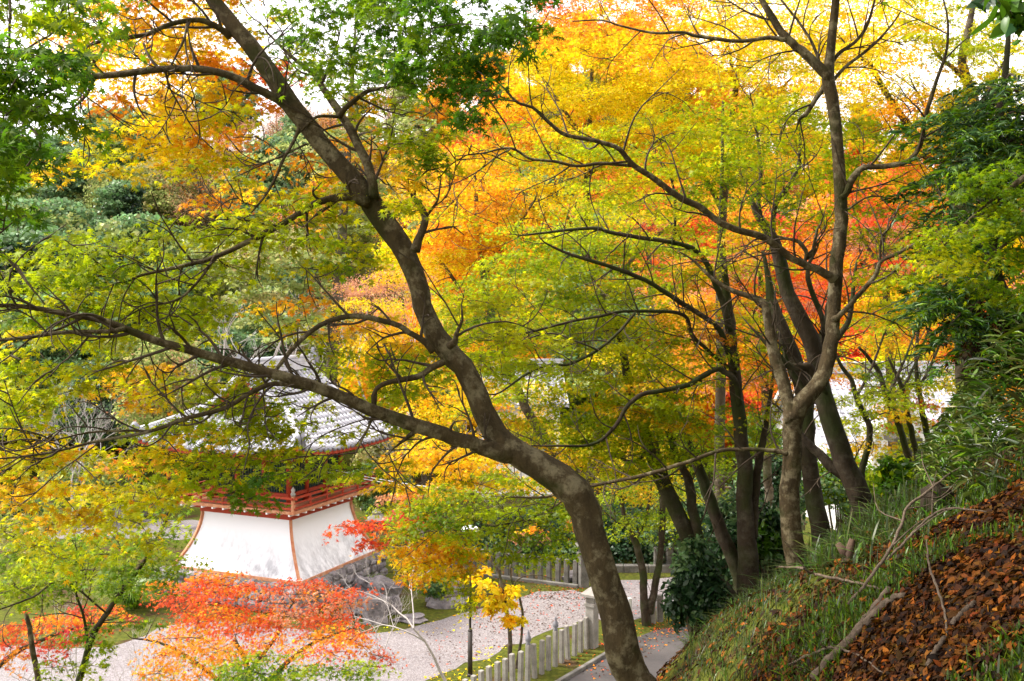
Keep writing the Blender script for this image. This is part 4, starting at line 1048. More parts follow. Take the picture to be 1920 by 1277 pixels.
T.limb([(1513,485,9),(1525,470,10),(1528,457,9)], 9.0, 8.9)
T.limb([(1475,850,16),(1455,845,11),(1400,843,9),(1350,845,9),(1290,865,9),(1240,882,9),(1180,897,8),(1113,911,7),(1047,926,6),(1010,933,5),(920,931,3)], 9.0, 9.4)
T.limb([(1113,911,5),(1070,930,5),(1030,955,4),(980,980,3)], 9.3)
T.limb([(1060,1000,3),(1000,975,3),(920,985,3),(850,960,2)], 9.4)
T.limb([(1577,380,6),(1585,395,5),(1630,368,4),(1680,375,3)], 9.0)
T.DS = .1
# low limb carrying green, amber and red leaves in front of the belfry
T.region([(850,895),(960,890),(1075,905),(1080,1000),(1010,1060),(930,1040),(850,1000),(800,960)], (8.8, 9.8), 'yyyg', .75, (48, 13))
T.region([(740,940),(860,920),(900,1000),(830,1030),(740,1010)], (9.0, 9.8), 'ylAy', .85, (44, 12))
T.region([(740,860),(830,840),(920,860),(920,910),(850,930),(760,920)], (9.6, 10.6), 'AAYO', 1.25, (46, 13))
T.region([(900,850),(1040,880),(1040,920),(930,920)], (9.4, 10.4), 'AYAl', .9, (44, 12))
T.region([(655,985),(740,970),(790,950),(780,1000),(720,1030),(665,1025)], (9.4, 10.0), 'RROC', .85, (40, 10))
T.region([(720,920),(790,920),(790,970),(730,980)], (9.4, 10.2), 'AOP', .55, (38, 11))
T.region([(760,1010),(880,1000),(900,1060),(830,1100),(750,1080)], (9.4, 10.2), 'AOAY', 1.1, (42, 12))
T.region([(840,1040),(900,1020),(900,1110),(870,1150),(850,1100)], (9.2, 9.8), 'yly', .45, (34, 14))
T.DS = .8
# upper crown
T.DS = .8
T.region([(1250,-480),(2350,-480),(2350,-60),(1900,-70),(1250,-70)], (8.0, 9.6), 'yYlg', .42, (120, 36), leaf=.10, maxpads=60, twigs=3)
T.region([(1280,200),(1450,190),(1560,230),(1690,240),(1670,300),(1550,310),(1400,300),(1290,290)], (8.8, 10.0), 'yyl', .5, (56, 14))
T.region([(1340,300),(1550,310),(1560,420),(1400,430),(1300,380)], (9.0, 10.2), 'yylg', .5, (54, 14))
T.region([(1590,210),(1690,230),(1690,290),(1600,300)], (8.6, 9.2), 'yg', .45, (46, 13))
T.region([(1050,230),(1280,200),(1330,330),(1230,330),(1100,290)], (8.8, 10.2), 'lyly', .55, (56, 14))
T.region([(860,230),(1050,240),(1150,310),(1000,330),(840,350),(800,310)], (8.7, 9.8), 'lyAy', .42, (54, 13))
T.region([(760,330),(900,320),(960,380),(860,420),(760,400)], (8.8, 9.8), 'ylAO', .42, (50, 12))
T.region([(1090,320),(1300,360),(1330,440),(1180,430),(1080,390)], (9.0, 10.2), 'ylyY', .5, (54, 14))
T.region([(1590,320),(1700,330),(1790,400),(1700,470),(1620,470),(1590,400)], (8.6, 9.6), 'yylA', .42, (50, 14))
T.region([(1600,520),(1760,480),(1800,560),(1680,610),(1590,600)], (8.6, 10), 'yyl', .5, (50, 14))
T.region([(1340,20),(1560,40),(1660,60),(1620,140),(1450,130),(1350,120)], (9.3, 10.4), 'YAYl', .4, (56, 15))
T.region([(1020,20),(1280,20),(1330,100),(1200,130),(1050,90)], (9.4, 10.6), 'YAO', .5, (56, 15))
T.done()

MB_ = 'bark_dark'
Tree.DS = 1.3
T = Tree('mossy_maple', 'thick dark mossy maple leaning left from the grassy bank behind the forked maple', 'tree', MB_, 11.0, .068, L5)
T.limb([(1648,1000,66),(1630,965,58),(1612,930,52),(1580,860,48),(1556,790,44),(1540,725,40),(1522,650,38),(1497,590,35),(1474,530,31),(1458,480,28),(1445,440,24),(1420,400,16),(1408,370,9)], 11.0, 11.4, True, 16)
T.limb([(1612,935,30),(1590,900,26),(1560,872,24),(1530,848,20),(1505,822,16),(1490,790,10)], 11.0, 11.3)
T.limb([(1560,800,20),(1540,760,18),(1515,740,14),(1480,690,12),(1470,650,8)], 11.2)
T.limb([(1532,690,18),(1545,640,14),(1540,590,12),(1520,540,12),(1515,500,9),(1530,470,5)], 11.3)
T.limb([(1545,700,16),(1560,650,14),(1590,600,12),(1600,540,9),(1605,500,6)], 11.2, 11.6)
T.limb([(1550,740,16),(1520,690,20),(1500,688,18),(1475,683,16),(1455,660,12)], 11.1, 11.0)
T.limb([(1447,445,12),(1453,386,12),(1480,346,11),(1497,310,10),(1500,260,6)], 11.4)
T.limb([(1425,405,11),(1422,365,10),(1426,320,9),(1420,250,6),(1410,190,4)], 11.4, 11.8)
T.region([(1290,440),(1460,430),(1480,560),(1380,600),(1280,560)], (10.8, 12), 'yyAlO', .42, (50, 14))
T.region([(1270,570),(1450,600),(1440,700),(1300,720),(1240,650)], (10.8, 12.2), 'lyOyA', .5, (50, 13))
T.region([(1380,700),(1470,690),(1520,760),(1420,800)], (11, 12), 'yAO', .3, (40, 12))
T.region([(1330,100),(1560,150),(1540,300),(1380,300)], (11.2, 12.4), 'lYyA', .45, (54, 14))
T.region([(1600,700),(1650,690),(1680,760),(1580,790)], (10.6, 11.4), 'yg', .3, (40, 11))
T.done()
T = Tree('upright_maple', 'dark upright maple trunk close behind the forked grey maple', 'tree', MB_, 12.0, .068, L5)
T.limb([(1536,985,42),(1527,930,38),(1516,860,36),(1510,790,36),(1507,730,38),(1490,680,40),(1468,620,36),(1452,575,28),(1440,520,14),(1430,470,8)], 12.0, 12.2, True, 14)
T.limb([(1508,740,22),(1520,690,18),(1535,640,14),(1548,600,8)], 12.1)
T.region([(1380,560),(1480,560),(1500,640),(1400,650)], (11.8, 12.8), 'yAl', .3, (40, 12))
T.done()
T = Tree('twin_stem_maple', 'pair of dark mossy maple stems between the leaning trunks and the bamboo fence', 'tree', MB_, 12.5, .068, L5)
T.limb([(1402,1035,44),(1398,960,38),(1396,900,36),(1392,840,34),(1384,760,31),(1376,680,28),(1370,620,25),(1362,540,20),(1356,480,15),(1352,400,10),(1354,300,8),(1356,190,6)], 12.5, 12.8, True, 14)
T.limb([(1412,1010,20),(1416,940,19),(1420,880,18),(1430,830,15),(1438,780,11),(1448,720,8),(1455,660,5)], 12.5, 12.9)
T.limb([(1368,620,18),(1353,563,15),(1330,503,13),(1307,473,12),(1279,458,11),(1207,446,10),(1147,437,9),(1113,428,8),(1073,431,7),(983,441,4)], 12.4, 11.6)
T.limb([(1378,690,18),(1365,660,14),(1347,616,13),(1307,586,12),(1280,570,12),(1240,543,11),(1187,516,10),(1133,496,9),(1067,476,7),(1023,456,4)], 12.4, 11.4)
T.limb([(1388,760,14),(1378,715,14),(1350,692,14),(1323,702,13),(1280,724,12),(1207,739,11),(1173,766,10),(1153,800,9),(1107,833,7),(1000,836,4)], 12.3, 11.0)
T.limb([(1380,700,10),(1337,666,9),(1300,630,9),(1279,590,9),(1187,583,8),(1117,594,7),(1050,608,6),(973,628,5),(913,638,3)], 12.4, 11.4)
T.limb([(1190,587,7),(1160,623,7),(1120,656,7),(1067,683,7),(1033,684,6),(987,701,6),(933,738,4),(900,734,3)], 11.8, 11.2)
T.limb([(1120,656,5),(1080,640,4),(1030,625,4),(960,640,3),(900,620,2)], 11.5, 11.2)
T.limb([(1262,460,8),(1266,400,7),(1262,350,6),(1245,310,5),(1180,270,3)], 12.0, 11.8)
T.region([(960,430),(1120,420),(1290,470),(1300,560),(1180,540),(1050,500),(940,480)], (11.0, 12.4), 'ylyyg', .75, (54, 13))
T.region([(880,500),(1050,480),(1200,530),(1260,590),(1080,610),(920,620),(840,590)], (11.0, 12.4), 'yylg', .8, (56, 13))
T.region([(860,610),(1050,600),(1250,600),(1300,680),(1160,720),(1000,700),(870,690)], (10.8, 12.2), 'lyly', .8, (56, 13))
T.region([(880,690),(1050,690),(1250,720),(1270,800),(1130,850),(1000,850),(920,780)], (10.8, 12.0), 'lyyAy', .75, (52, 13))
T.region([(1080,760),(1260,740),(1300,840),(1240,880),(1100,880)], (11.0, 12.2), 'ylyg', .75, (50, 13))
T.region([(1240,770),(1400,760),(1470,830),(1380,850),(1270,860)], (11.6, 13), 'yylg', .6, (48, 12))
T.region([(1060,860),(1200,850),(1210,900),(1100,910)], (11.2, 12.2), 'ylY', .45, (44, 12))
T.region([(1090,330),(1290,370),(1300,450),(1180,440),(1060,410)], (11.8, 13), 'lyyY', .55, (54, 13))
T.done()
T = Tree('leaning_bank_maple', 'dark maple with two stems leaning left over the evergreen shrub', 'tree', MB_, 13.0, .068, L5)
T.limb([(1392,1165,58),(1365,1120,50),(1335,1080,47),(1305,1035,42),(1280,985,38),(1258,935,36),(1238,890,35),(1222,850,36),(1205,800,33),(1190,750,28),(1176,700,20),(1165,645,14),(1152,590,8)], 13.0, 13.4, True, 14)
T.limb([(1320,1060,26),(1310,1010,24),(1300,960,22),(1296,925,22),(1285,890,18),(1268,850,16),(1250,805,15),(1235,760,13),(1215,700,9),(1200,640,5)], 13.0, 13.6)
T.limb([(1400,1140,40),(1385,1085,34),(1360,1010,30),(1335,950,28),(1318,900,26),(1300,860,22),(1288,820,16),(1270,770,10)], 13.4, 13.8, True)
T.limb([(1215,835,12),(1200,860,8),(1180,865,8),(1150,855,6),(1120,870,4)], 13.2)
T.region([(1130,660),(1260,650),(1300,760),(1180,800),(1110,740)], (13, 14.4), 'ylAY', .4, (44, 12))
T.region([(1100,820),(1250,830),(1280,900),(1150,920)], (13, 14.4), 'lyYA', .4, (42, 12))
T.region([(1250,860),(1370,850),(1380,930),(1290,930)], (14, 15.5), 'ygy', .4, (40, 12))
T.done()
Tree.DS = .55
# thin trees standing right of the forked maple
for k, (lab, pts, reg) in enumerate([
    ('thin dark maple stem nearest the mossy trunk, crossing the white hall roof', [(1612,905,17),(1622,860,15),(1632,810,14),(1622,780,13),(1606,745,12),(1598,715,11),(1580,690,9),(1565,660,7)], [([(1540,650),(1640,640),(1640,700),(1560,710)], 'ylA', .5), ([(1570,740),(1690,720),(1690,830),(1580,850)], 'ylAy', .7)]),
    ('thin curved maple stem before the storehouse gable, bending left at the top', [(1712,880,17),(1695,830,15),(1678,780,14),(1662,745,13),(1650,700,12),(1632,675,9),(1610,650,6)], [([(1600,600),(1700,600),(1720,650),(1620,660)], 'lyA', .6), ([(1640,720),(1770,720),(1770,800),(1660,800)], 'lyRA', .6)]),
    ('thin maple carrying a flat bright green tier of leaves beside the storehouse', [(1722,872,14),(1712,820,13),(1702,780,12),(1692,730,11),(1680,700,8),(1665,670,5)], [([(1640,670),(1700,660),(1760,690),(1750,725),(1640,725)], 'yyg', .9)]),
    ('thin straight maple stem rising right of the storehouse wall', [(1752,870,18),(1742,830,16),(1732,780,14),(1722,730,12),(1718,690,9),(1720,620,7),(1722,550,5)], [([(1660,520),(1760,520),(1770,600),(1680,610)], 'lyY', .6), ([(1620,840),(1770,830),(1760,900),(1620,900)], 'yyl', .7)]),
    ]):
    T = Tree('thin_maple', lab, 'tree', MB_, 14.0, .07, L5, group='thin maples on the bank')
    T.limb(pts, 14.0+.4*k, None, True, 9)
    b = pts[len(pts)//2]
    T.limb([(b[0], b[1], b[2]*.6), (b[0]+30, b[1]-60, 6), (b[0]+60, b[1]-140, 4)], 14.0+.4*k, 14.6+.4*k)
    for poly, ks, cv in reg: T.region(poly, (13.6+.4*k, 14.8+.4*k), ks, cv, (42, 11))
    T.done()

Tree.WS = 1.0; Tree.DS = 0.0; Tree.SUB = 0.0
Tree.SUB = 1.3; Tree.TR = 1.9
# ------------------------------------------------------------------ amber, yellow and red maples in the middle distance
GRP = 'autumn maples beyond the bank'
def mid(name, lab, d, trunk, limbs, regs, leaf=.076, bark='bark_far', lod=L3):
    T = Tree(name, lab, 'tree', bark, d, leaf, lod, group=GRP)
    T.limb(trunk, d, None, True)
    for l in limbs: T.limb(l, d)
    for r in regs:
        T.region(r[0], (d+r[1], d+r[2]), r[3], r[4], r[5] if len(r) > 5 else (46, 13), twigs=3)
    return T.done()
mid('amber_maple', 'glowing amber maple crown right of the leaning trunk', 17,
    [(1185,1290,22),(1130,1110,20),(1085,960,19),(1040,860,18),(975,740,16),(930,620,14),(905,500,12),(895,400,9),(890,330,7)],
    [[(930,620,10),(870,550,8),(820,480,5)], [(905,520,9),(960,440,7),(1000,380,4)], [(898,440,8),(850,380,6),(800,340,3)]],
    [([(770,290),(900,250),(960,330),(950,450),(850,520),(790,470)], -1.2, 1.6, 'AOYA', 1.0), ([(860,180),(1000,150),(1020,300),(900,300)], -1, 1.5, 'AOR', .85),
     ([(780,450),(960,430),(960,560),(840,600),(800,540)], -1, 1.5, 'YAAO', .95), ([(840,560),(1000,540),(980,680),(870,680)], -1, 1, 'AYl', .7), ([(800,700),(900,690),(900,850),(790,830)], -1, 1, 'AYO', .8)])
mid('yellow_maple', 'bright yellow maple crown at the top centre beside the amber one', 18,
    [(1215,1290,22),(1150,1110,20),(1108,1000,19),(1104,920,19),(1120,820,18),(1140,720,17),(1140,640,16),(1118,500,14),(1100,380,12),(1105,250,10),(1110,120,7)],
    [[(1125,540,9),(1080,440,7),(1040,360,4)], [(1104,330,9),(1180,250,6),(1250,200,3)], [(1102,270,8),(1040,180,6),(990,100,3)], [(1130,560,10),(1200,470,7),(1260,420,4)]],
    [([(960,100),(1130,60),(1290,80),(1300,230),(1150,300),(980,280)], -1.2, 1.8, 'YYYl', 1.1), ([(960,280),(1130,250),(1290,240),(1290,330),(1130,380),(980,400)], -1.2, 1.8, 'YlYA', .8),
     ([(980,400),(1120,400),(1180,520),(1050,600),(960,520)], -1, 1.5, 'YAlO', .6), ([(1000,-20),(1280,-20),(1290,70),(1130,90),(1000,80)], -1, 1.5, 'OARO', .95)])
mid('golden_maple', 'tall golden maple filling the upper right between the forked stems', 19,
    [(1350,900,20),(1352,700,18),(1350,500,16),(1362,330,14),(1375,200,11),(1390,80,8)],
    [[(1356,400,10),(1300,290,7),(1260,200,4)], [(1365,290,10),(1430,210,7),(1480,150,4)], [(1380,190,8),(1370,110,6),(1350,30,4)]],
    [([(1260,-20),(1560,-20),(1550,90),(1420,110),(1270,90)], -1.5, 1.5, 'YYAY', 1.1), ([(1270,90),(1430,100),(1470,180),(1400,250),(1280,230)], -1.5, 1.5, 'YAYO', .85),
     ([(1400,60),(1620,60),(1640,230),(1420,220)], -1.2, 1.2, 'YYAl', .75), ([(1290,230),(1480,220),(1560,260),(1550,350),(1400,360),(1290,320)], -1.5, 1.5, 'YlY', .75), ([(1560,-20),(1680,-20),(1670,90),(1580,100)], -1, 1, 'AYY', .9), ([(1560,260),(1610,240),(1620,330),(1570,330)], -1, 1, 'YYl', .6)])
mid('lemon_maple', 'stout grey trunked maple with lemon yellow leaves against the sky', 17,
    [(1818,760,50),(1812,600,46),(1806,500,42),(1800,420,40),(1796,350,38),(1800,310,36),(1816,270,28),(1828,225,23),(1826,195,20),(1812,150,17),(1803,110,15),(1815,60,12),(1830,-20,8)],
    [[(1798,320,24),(1775,295,18),(1750,285,16),(1720,255,14),(1690,215,13),(1660,170,11),(1632,125,9),(1605,100,6)], [(1785,305,10),(1740,298,9),(1700,255,7),(1690,222,5)], [(1800,250,9),(1760,230,8),(1735,200,6),(1715,165,4)],
     [(1832,205,9),(1855,165,7),(1880,120,5),(1905,80,3)], [(1815,160,12),(1790,130,9),(1760,105,7),(1750,90,4)], [(1830,300,10),(1845,260,8),(1848,220,6)]],
    [([(1580,0),(1740,-10),(1760,70),(1700,120),(1600,110)], -1.5, 1.5, 'YYAY', .85), ([(1700,-20),(1900,-20),(1900,60),(1790,120),(1710,80)], -1.5, 1.5, 'ylYl', .9),
     ([(1590,120),(1700,120),(1720,200),(1640,220)], -1.5, 1.5, 'YYA', .6), ([(1800,60),(1920,40),(1920,200),(1850,200)], -1.5, 1.5, 'lyYl', .8), ([(1740,120),(1830,110),(1850,190),(1770,220)], -1, 1, 'YlA', .5),
     ([(1590,100),(1720,110),(1800,290),(1620,300)], -1.2, 1.2, 'YlYA', .45), ([(1600,200),(1700,200),(1780,290),(1690,300),(1620,270)], -1, 1.5, 'YYO', .7), ([(1840,200),(1920,190),(1920,300),(1850,290)], -1, 1, 'lYy', .7), ([(1640,280),(1780,270),(1800,340),(1700,350)], -1, 1, 'YAl', .7)], .09)
mid('scarlet_maple', 'scarlet maple seen between the forked stem and the lemon tree', 26,
    [(1672,760,16),(1668,640,14),(1660,520,12),(1655,430,9),(1650,340,6)],
    [[(1660,520,8),(1620,450,6),(1600,390,4)], [(1656,450,8),(1700,390,6),(1740,340,3)]],
    [([(1580,310),(1700,300),(1770,340),(1750,420),(1650,430),(1580,400)], -1.5, 2, 'RRORO', .95), ([(1580,400),(1750,420),(1770,500),(1680,540),(1580,500)], -1.5, 2, 'ORAP', .85), ([(1580,500),(1780,510),(1800,610),(1690,640),(1590,640)], -1.5, 2, 'OAAR', .85)], .11)
mid('coral_maple', 'coral pink maple glimpsed behind the dark trunks', 27,
    [(1440,900,16),(1436,740,14),(1430,600,11),(1425,500,8)],
    [[(1432,620,8),(1390,540,6),(1360,480,4)], [(1428,560,8),(1470,500,6),(1510,450,3)]],
    [([(1370,440),(1500,420),(1560,470),(1560,600),(1440,620),(1370,570)], -1.5, 2, 'PORO', .95), ([(1270,470),(1380,460),(1380,600),(1280,600)], -1.5, 2, 'OPA', .8), ([(1270,600),(1560,600),(1560,720),(1400,740),(1270,700)], -1.5, 2, 'OAPO', .8), ([(1200,340),(1440,340),(1440,450),(1300,450)], -1.5, 2, 'ROAR', .75)], .11)
mid('vermilion_maple', 'small vermilion maple top behind the yellow crowns at mid height', 44,
    [(1230,900,14),(1226,700,12),(1220,540,10),(1215,420,7),(1212,340,5)],
    [[(1218,480,7),(1170,400,5),(1140,350,3)], [(1216,430,7),(1260,370,5),(1290,330,3)]],
    [([(1120,300),(1280,290),(1310,380),(1220,400),(1120,370)], -1.5, 2, 'RROR', .95), ([(1150,400),(1280,390),(1260,520),(1170,520)], -1.5, 2, 'ORA', .6), ([(1260,80),(1320,80),(1320,140),(1270,140)], 0, 1, 'RO', .7)], .11)
mid('rust_maple', 'rusty orange maple low behind the conifer at the right edge', 24,
    [(1850,820,14),(1848,740,12),(1845,680,9),(1840,620,6)],
    [[(1846,700,7),(1800,650,5),(1760,630,3)], [(1846,690,7),(1890,640,5),(1930,620,3)]],
    [([(1730,600),(1840,570),(1930,590),(1930,680),(1820,690),(1730,680)], -1.5, 2, 'ROARO', .9), ([(1740,660),(1930,660),(1930,720),(1750,720)], -1, 1.5, 'YAlO', .7), ([(1780,500),(1930,520),(1930,600),(1800,600)], -1, 2, 'OAY', .7)], .10)
mid('orange_court_maple', 'orange maple standing behind the double trunk near the back fence', 34,
    [(1130,1080,12),(1128,1000,11),(1122,930,9),(1118,860,6)],
    [[(1124,950,7),(1090,890,5),(1060,850,3)], [(1122,920,7),(1170,860,5),(1200,820,3)]],
    [([(1040,800),(1160,780),(1220,840),(1180,920),(1060,930)], -2, 2, 'YAlAy', .8), ([(1060,920),(1120,920),(1120,990),(1060,990)], -2, 2, 'OAl', .5), ([(890,720),(1000,710),(1030,800),(900,840)], -2, 2, 'AYOl', .8)], .13)
mid('ginger_maple', 'ginger maple between the belfry roof and the leaning trunk', 41,
    [(800,1010,12),(795,900,10),(780,780,9),(765,660,7),(755,560,4)],
    [[(780,780,7),(730,700,5),(690,640,3)], [(768,680,6),(810,610,4),(840,570,2)]],
    [([(640,600),(760,590),(830,640),(800,730),(700,700)], -2, 2, 'AYAO', .75), ([(690,700),(800,700),(830,800),(760,830)], -2, 2, 'AYl', .7), ([(640,540),(760,480),(800,560),(700,610)], -2, 2, 'YAP', .6)], .13)
# double trunk at the path mouth
T = Tree('double_trunk_maple', 'two stemmed maple rooted by the short stone posts at the path', 'tree', 'bark_dark', 32.0, .12, L3)
T.limb([(1212,1166,19),(1208,1110,15),(1202,1060,14),(1192,1020,13),(1182,1000,12),(1172,975,9),(1162,930,7),(1150,890,5)], 32, None, True)
T.limb([(1218,1150,16),(1228,1100,14),(1238,1040,13),(1242,980,12),(1241,920,11),(1236,860,9),(1228,800,6)], 32)
T.limb([(1190,1010,8),(1205,985,8),(1215,955,6),(1222,900,4)], 32)
T.limb([(1184,1003,6),(1165,985,5),(1145,970,3)], 32)
T.region([(1130,900),(1240,880),(1300,930),(1280,990),(1180,970),(1120,960)], (31, 33.5), 'gylg', .6, (36, 10), twigs=3)
T.region([(1160,960),(1290,960),(1290,1010),(1180,1010)], (31, 33.5), 'yg', .4, (32, 9), twigs=3)
T.done()

Tree.SUB = 0.0; Tree.TR = 1.0
# ------------------------------------------------------------------ generic crowns (shrubs and the wooded hill)
def crown_cards(lobes, n, size, keys, tilt=.8, tmpl=CARD, shell=.55, jit=.2):
    """leaf clusters spread through lobes (cx,cy,cz,rx,ry,rz)"""
    lobes = np.array(lobes, float); w_ = (lobes[:, 3]*lobes[:, 4]); w_ /= w_.sum()
    li = rng.choice(len(lobes), n, p=w_); Lb = lobes[li]
    d = rng.normal(size=(n, 3)); d /= np.linalg.norm(d, axis=1)[:, None]
    r = (shell+(1-shell)*rng.uniform(0, 1, n))**.6*(1+.16*rng.normal(size=n))
    pos = Lb[:, :3]+d*r[:, None]*Lb[:, 3:6]
    nr = d*np.array((.7, .7, .5))+rng.normal(0, tilt, (n, 3))+np.array((0, 0, .8))
    lc = np.exp(rng.normal(0, .16, len(lobes)))
    kk = rng.integers(0, len(keys), len(lobes))
    col = np.zeros((n, 3))
    for i in range(len(lobes)):
        m = li == i; col[m] = colours(keys[kk[i]], int(m.sum()), jit)*lc[i]
    mixm = rng.uniform(size=n) < .25; col[mixm] = colours(keys, int(mixm.sum()), jit)
    return place_leaves(tmpl, pos, size*np.exp(rng.normal(0, .25, n)), nr), np.clip(col, .003, .8)
def simple_tree(name, H, R, keys, n, size, kind='round', bark='bark_far', leafm='leaf', loc=(0, 0, 0), trunk_r=None):
    root = empty(name, loc); o = np.array(loc, float)
    tr = trunk_r or .022*H; lobes = []
    mb = MB()
    lean = rng.normal(0, .04*H, 2)
    top = np.array((lean[0], lean[1], H*.85)); pts = spline([(0, 0, -.4), (lean[0]*.2, lean[1]*.5, H*.35), top], 9)
    mb.tube(pts+o, np.linspace(tr, tr*.25, 9), 8)
    nl = dict(round=22, layer=34, pine=20, sparse=26, column=26)[kind]
    for i in range(nl):
        a = i*2.4+rng.uniform(-.4, .4); f = (i+.5)/nl
        if kind == 'layer': z = H*(.28+.70*f); rr = R*(1.05-.75*f**1.5)*rng.uniform(.35, 1); s = (R*.42, R*.42, R*.13)
        elif kind == 'pine': z = H*(.45+.52*f); rr = R*(1-.6*f)*rng.uniform(.3, 1); s = (R*.38, R*.38, R*.10)
        elif kind == 'column': z = H*(.15+.83*f); rr = R*(1.0-.85*f)*rng.uniform(.3, .9); s = (R*.5*(1.15-f*.8), R*.5*(1.15-f*.8), R*.22)
        else: z = H*(.38+.55*f); rr = R*math.sqrt(max(.05, 1-(2*f-.85)**2))*rng.uniform(.35, .95); s = (R*.40, R*.40, R*(.24 if kind == 'sparse' else .26))
        k = rng.uniform(.75, 1.25); c = np.array((math.cos(a)*rr+top[0]*f, math.sin(a)*rr+top[1]*f, z)); lobes.append((*(c+o), s[0]*k, s[1]*k, s[2]*k))
        p0 = pts[int(np.clip((z/H-.12)/.85*8, 2, 8))]
        mb.tube(spline([p0+o, (p0+c)/2+o+np.array((0, 0, .04*H)), c+o], 5), np.linspace(tr*.35, tr*.08, 5), 5, cap=False)
        if kind == 'sparse':
            for _ in range(3):
                e = c+rng.normal(0, R*.3, 3)+np.array((0, 0, R*.2)); mb.tube(spline([c+o, (c+e)/2+o+rng.normal(0, .1, 3), e+o], 4), np.linspace(tr*.12, tr*.03, 4), 4, cap=False)
    mb.build('trunk', M[bark], root, o)
    V, Cc = crown_cards(lobes, n, size, keys, tmpl=L3 if kind in ('sparse',) else CARD)
    quadmesh('crown', V, (L3 if kind == 'sparse' else CARD)[1], Cc, M[leafm], root, o)
    return root
KINDS = {
 'evergreen': ('evergreen_tree', 'dark green layered evergreen on the wooded hill', 'layered evergreens on the hill', [('EEEF', 'layer', 11, 3.6, 12600, 0.146, 'bark_far', 'leaf_dark'), ('EEF', 'layer', 12, 4.2, 13800, 0.157, 'bark_far', 'leaf_dark'), ('EDEE', 'layer', 13, 3.6, 12600, 0.157, 'bark_far', 'leaf_dark')]),
 'olive': ('broadleaf_tree', 'pale olive green layered tree on the hill left of the belfry', 'olive broadleaf trees on the hill', [('FFFE', 'layer', 8, 4.0, 13800, 0.134, 'bark_far', 'leaf'), ('FTF', 'layer', 8, 4.2, 13800, 0.134, 'bark_far', 'leaf')]),
 'cherry': ('cherry_tree', 'thinning cherry tree with pinkish brown leaves on the hill', 'browning cherry trees on the hill', [('PBmP', 'sparse', 9, 3.8, 7800, 0.104, 'bark_far', 'leaf'), ('BmPT', 'sparse', 10, 4.0, 7800, 0.104, 'bark_far', 'leaf'), ('PTm', 'sparse', 8.5, 3.6, 6900, 0.104, 'bark_far', 'leaf')]),
 'pine': ('pine_tree', 'olive pine with flat needle tiers behind the belfry', 'pines behind the belfry', [('FFT', 'pine', 12, 3.6, 10800, 0.123, 'bark_far', 'leaf')]),
 'amber': ('hill_maple', 'orange and yellow maple on the hill behind the buildings', 'amber maples on the hill', [('AYO', 'round', 9, 3.8, 10800, 0.134, 'bark_far', 'leaf'), ('AOP', 'round', 10, 4, 10800, 0.134, 'bark_far', 'leaf'), ('YlA', 'round', 9, 3.8, 10800, 0.134, 'bark_far', 'leaf')]),
 'red': ('scarlet_hill_maple', 'red maple on the hill behind the white hall', 'red maples on the hill', [('RRO', 'round', 7.5, 3.4, 10200, 0.123, 'bark_far', 'leaf'), ('COR', 'round', 7.5, 3.4, 10200, 0.123, 'bark_far', 'leaf')]),
}
protos = {}
def hill_tree(kind, x, y, s):
    nm, lab, grp, specs = KINDS[kind]; k = int(rng.integers(0, len(specs)))
    if (kind, k) not in protos:
        keys, shp, H, R, n, size, bk, lm = specs[k]
        protos[kind, k] = o = simple_tree(nm, H, R, keys, n, size, shp, bk, lm)
    else: o = copy_tree(protos[kind, k])
    o.location = (x, y, float(height(x, y))-.2); o.rotation_euler = (0, 0, rng.uniform(0, 6.28)); o.scale = (s, s, s*rng.uniform(.9, 1.12))
    tag(o, lab, 'tree', grp); return o
y = 58.0
while y < 136:
    wx = .54*y+5; step = 5.0+.035*(y-58)
    for x in np.arange(-wx, wx, step):
        xx = x+rng.uniform(-1.6, 1.6); yy = y+rng.uniform(-2, 2); px = 960+F*xx/yy
        if y < 66 and 330 < px < 1000 and False: continue
        u = rng.uniform()
        if px < 300: kd = 'evergreen' if u < .8 else 'olive'
        elif px < 430: kd = 'evergreen' if u < .35 else 'olive' if u < .75 else 'cherry'
        elif px < 800: kd = 'cherry' if u < .62 else 'pine' if u < .75 else 'amber' if u < .9 else 'evergreen'
        elif px < 1250: kd = 'amber' if u < .75 else 'evergreen' if u < .83 else 'cherry'
        else: kd = 'amber' if u < .5 else 'red' if u < .8 else 'evergreen'
        sc_ = rng.uniform(.8, 1.15)*(1.0 if px < 1250 else .85)
        if y > 90 and px > 420: sc_ *= .75
        hill_tree(kd, xx, yy, sc_)
    y += step*1.02
# ------------------------------------------------------------------ single trees and shrubs around the court
def shrub(name, lab, px, py, d, wpx, hpx, keys, n, size, leafm='leaf', cat='shrub', group=None, tmpl=CARD, flat=.8):
    """rounded bush: foot at pixel (px,py) at distance d, with stems"""
    p = P(px, py, d); gz = float(height(p[0], p[1])); R = wpx*d/F/2; H = hpx*d/F
    zt = p[2]+H; z0 = min(p[2], gz)
    root = empty(name, (p[0], p[1], gz)); tag(root, lab, cat, group); o = np.array((p[0], p[1], gz))
    lobes = []; mb = MB(); zb = p[2]
    for i in range(13):
        a = i*2.4; f = (i+.5)/13; rr = R*math.sqrt(max(0.08, 1-(2*f-.8)**2))*rng.uniform(.25, .75)
        c = np.array((p[0]+math.cos(a)*rr, p[1]+math.sin(a)*rr*flat, zb+H*(.12+.74*f))); k = rng.uniform(.32, .5)
        lobes.append((*c, R*k, R*k*flat, H*k*.55))
        mb.tube(spline([np.array((p[0], p[1], gz-.1)), (np.array((p[0], p[1], zb))+c)/2, c], 5), np.linspace(.03+.008*H, .008, 5), 5, cap=False)
    mb.build('stems', M['bark_far'], root, o)
    V, Cc = crown_cards(lobes, n, size, keys, tmpl=tmpl, shell=.35); quadmesh('foliage', V, tmpl[1], Cc, M[leafm], root, o); return root
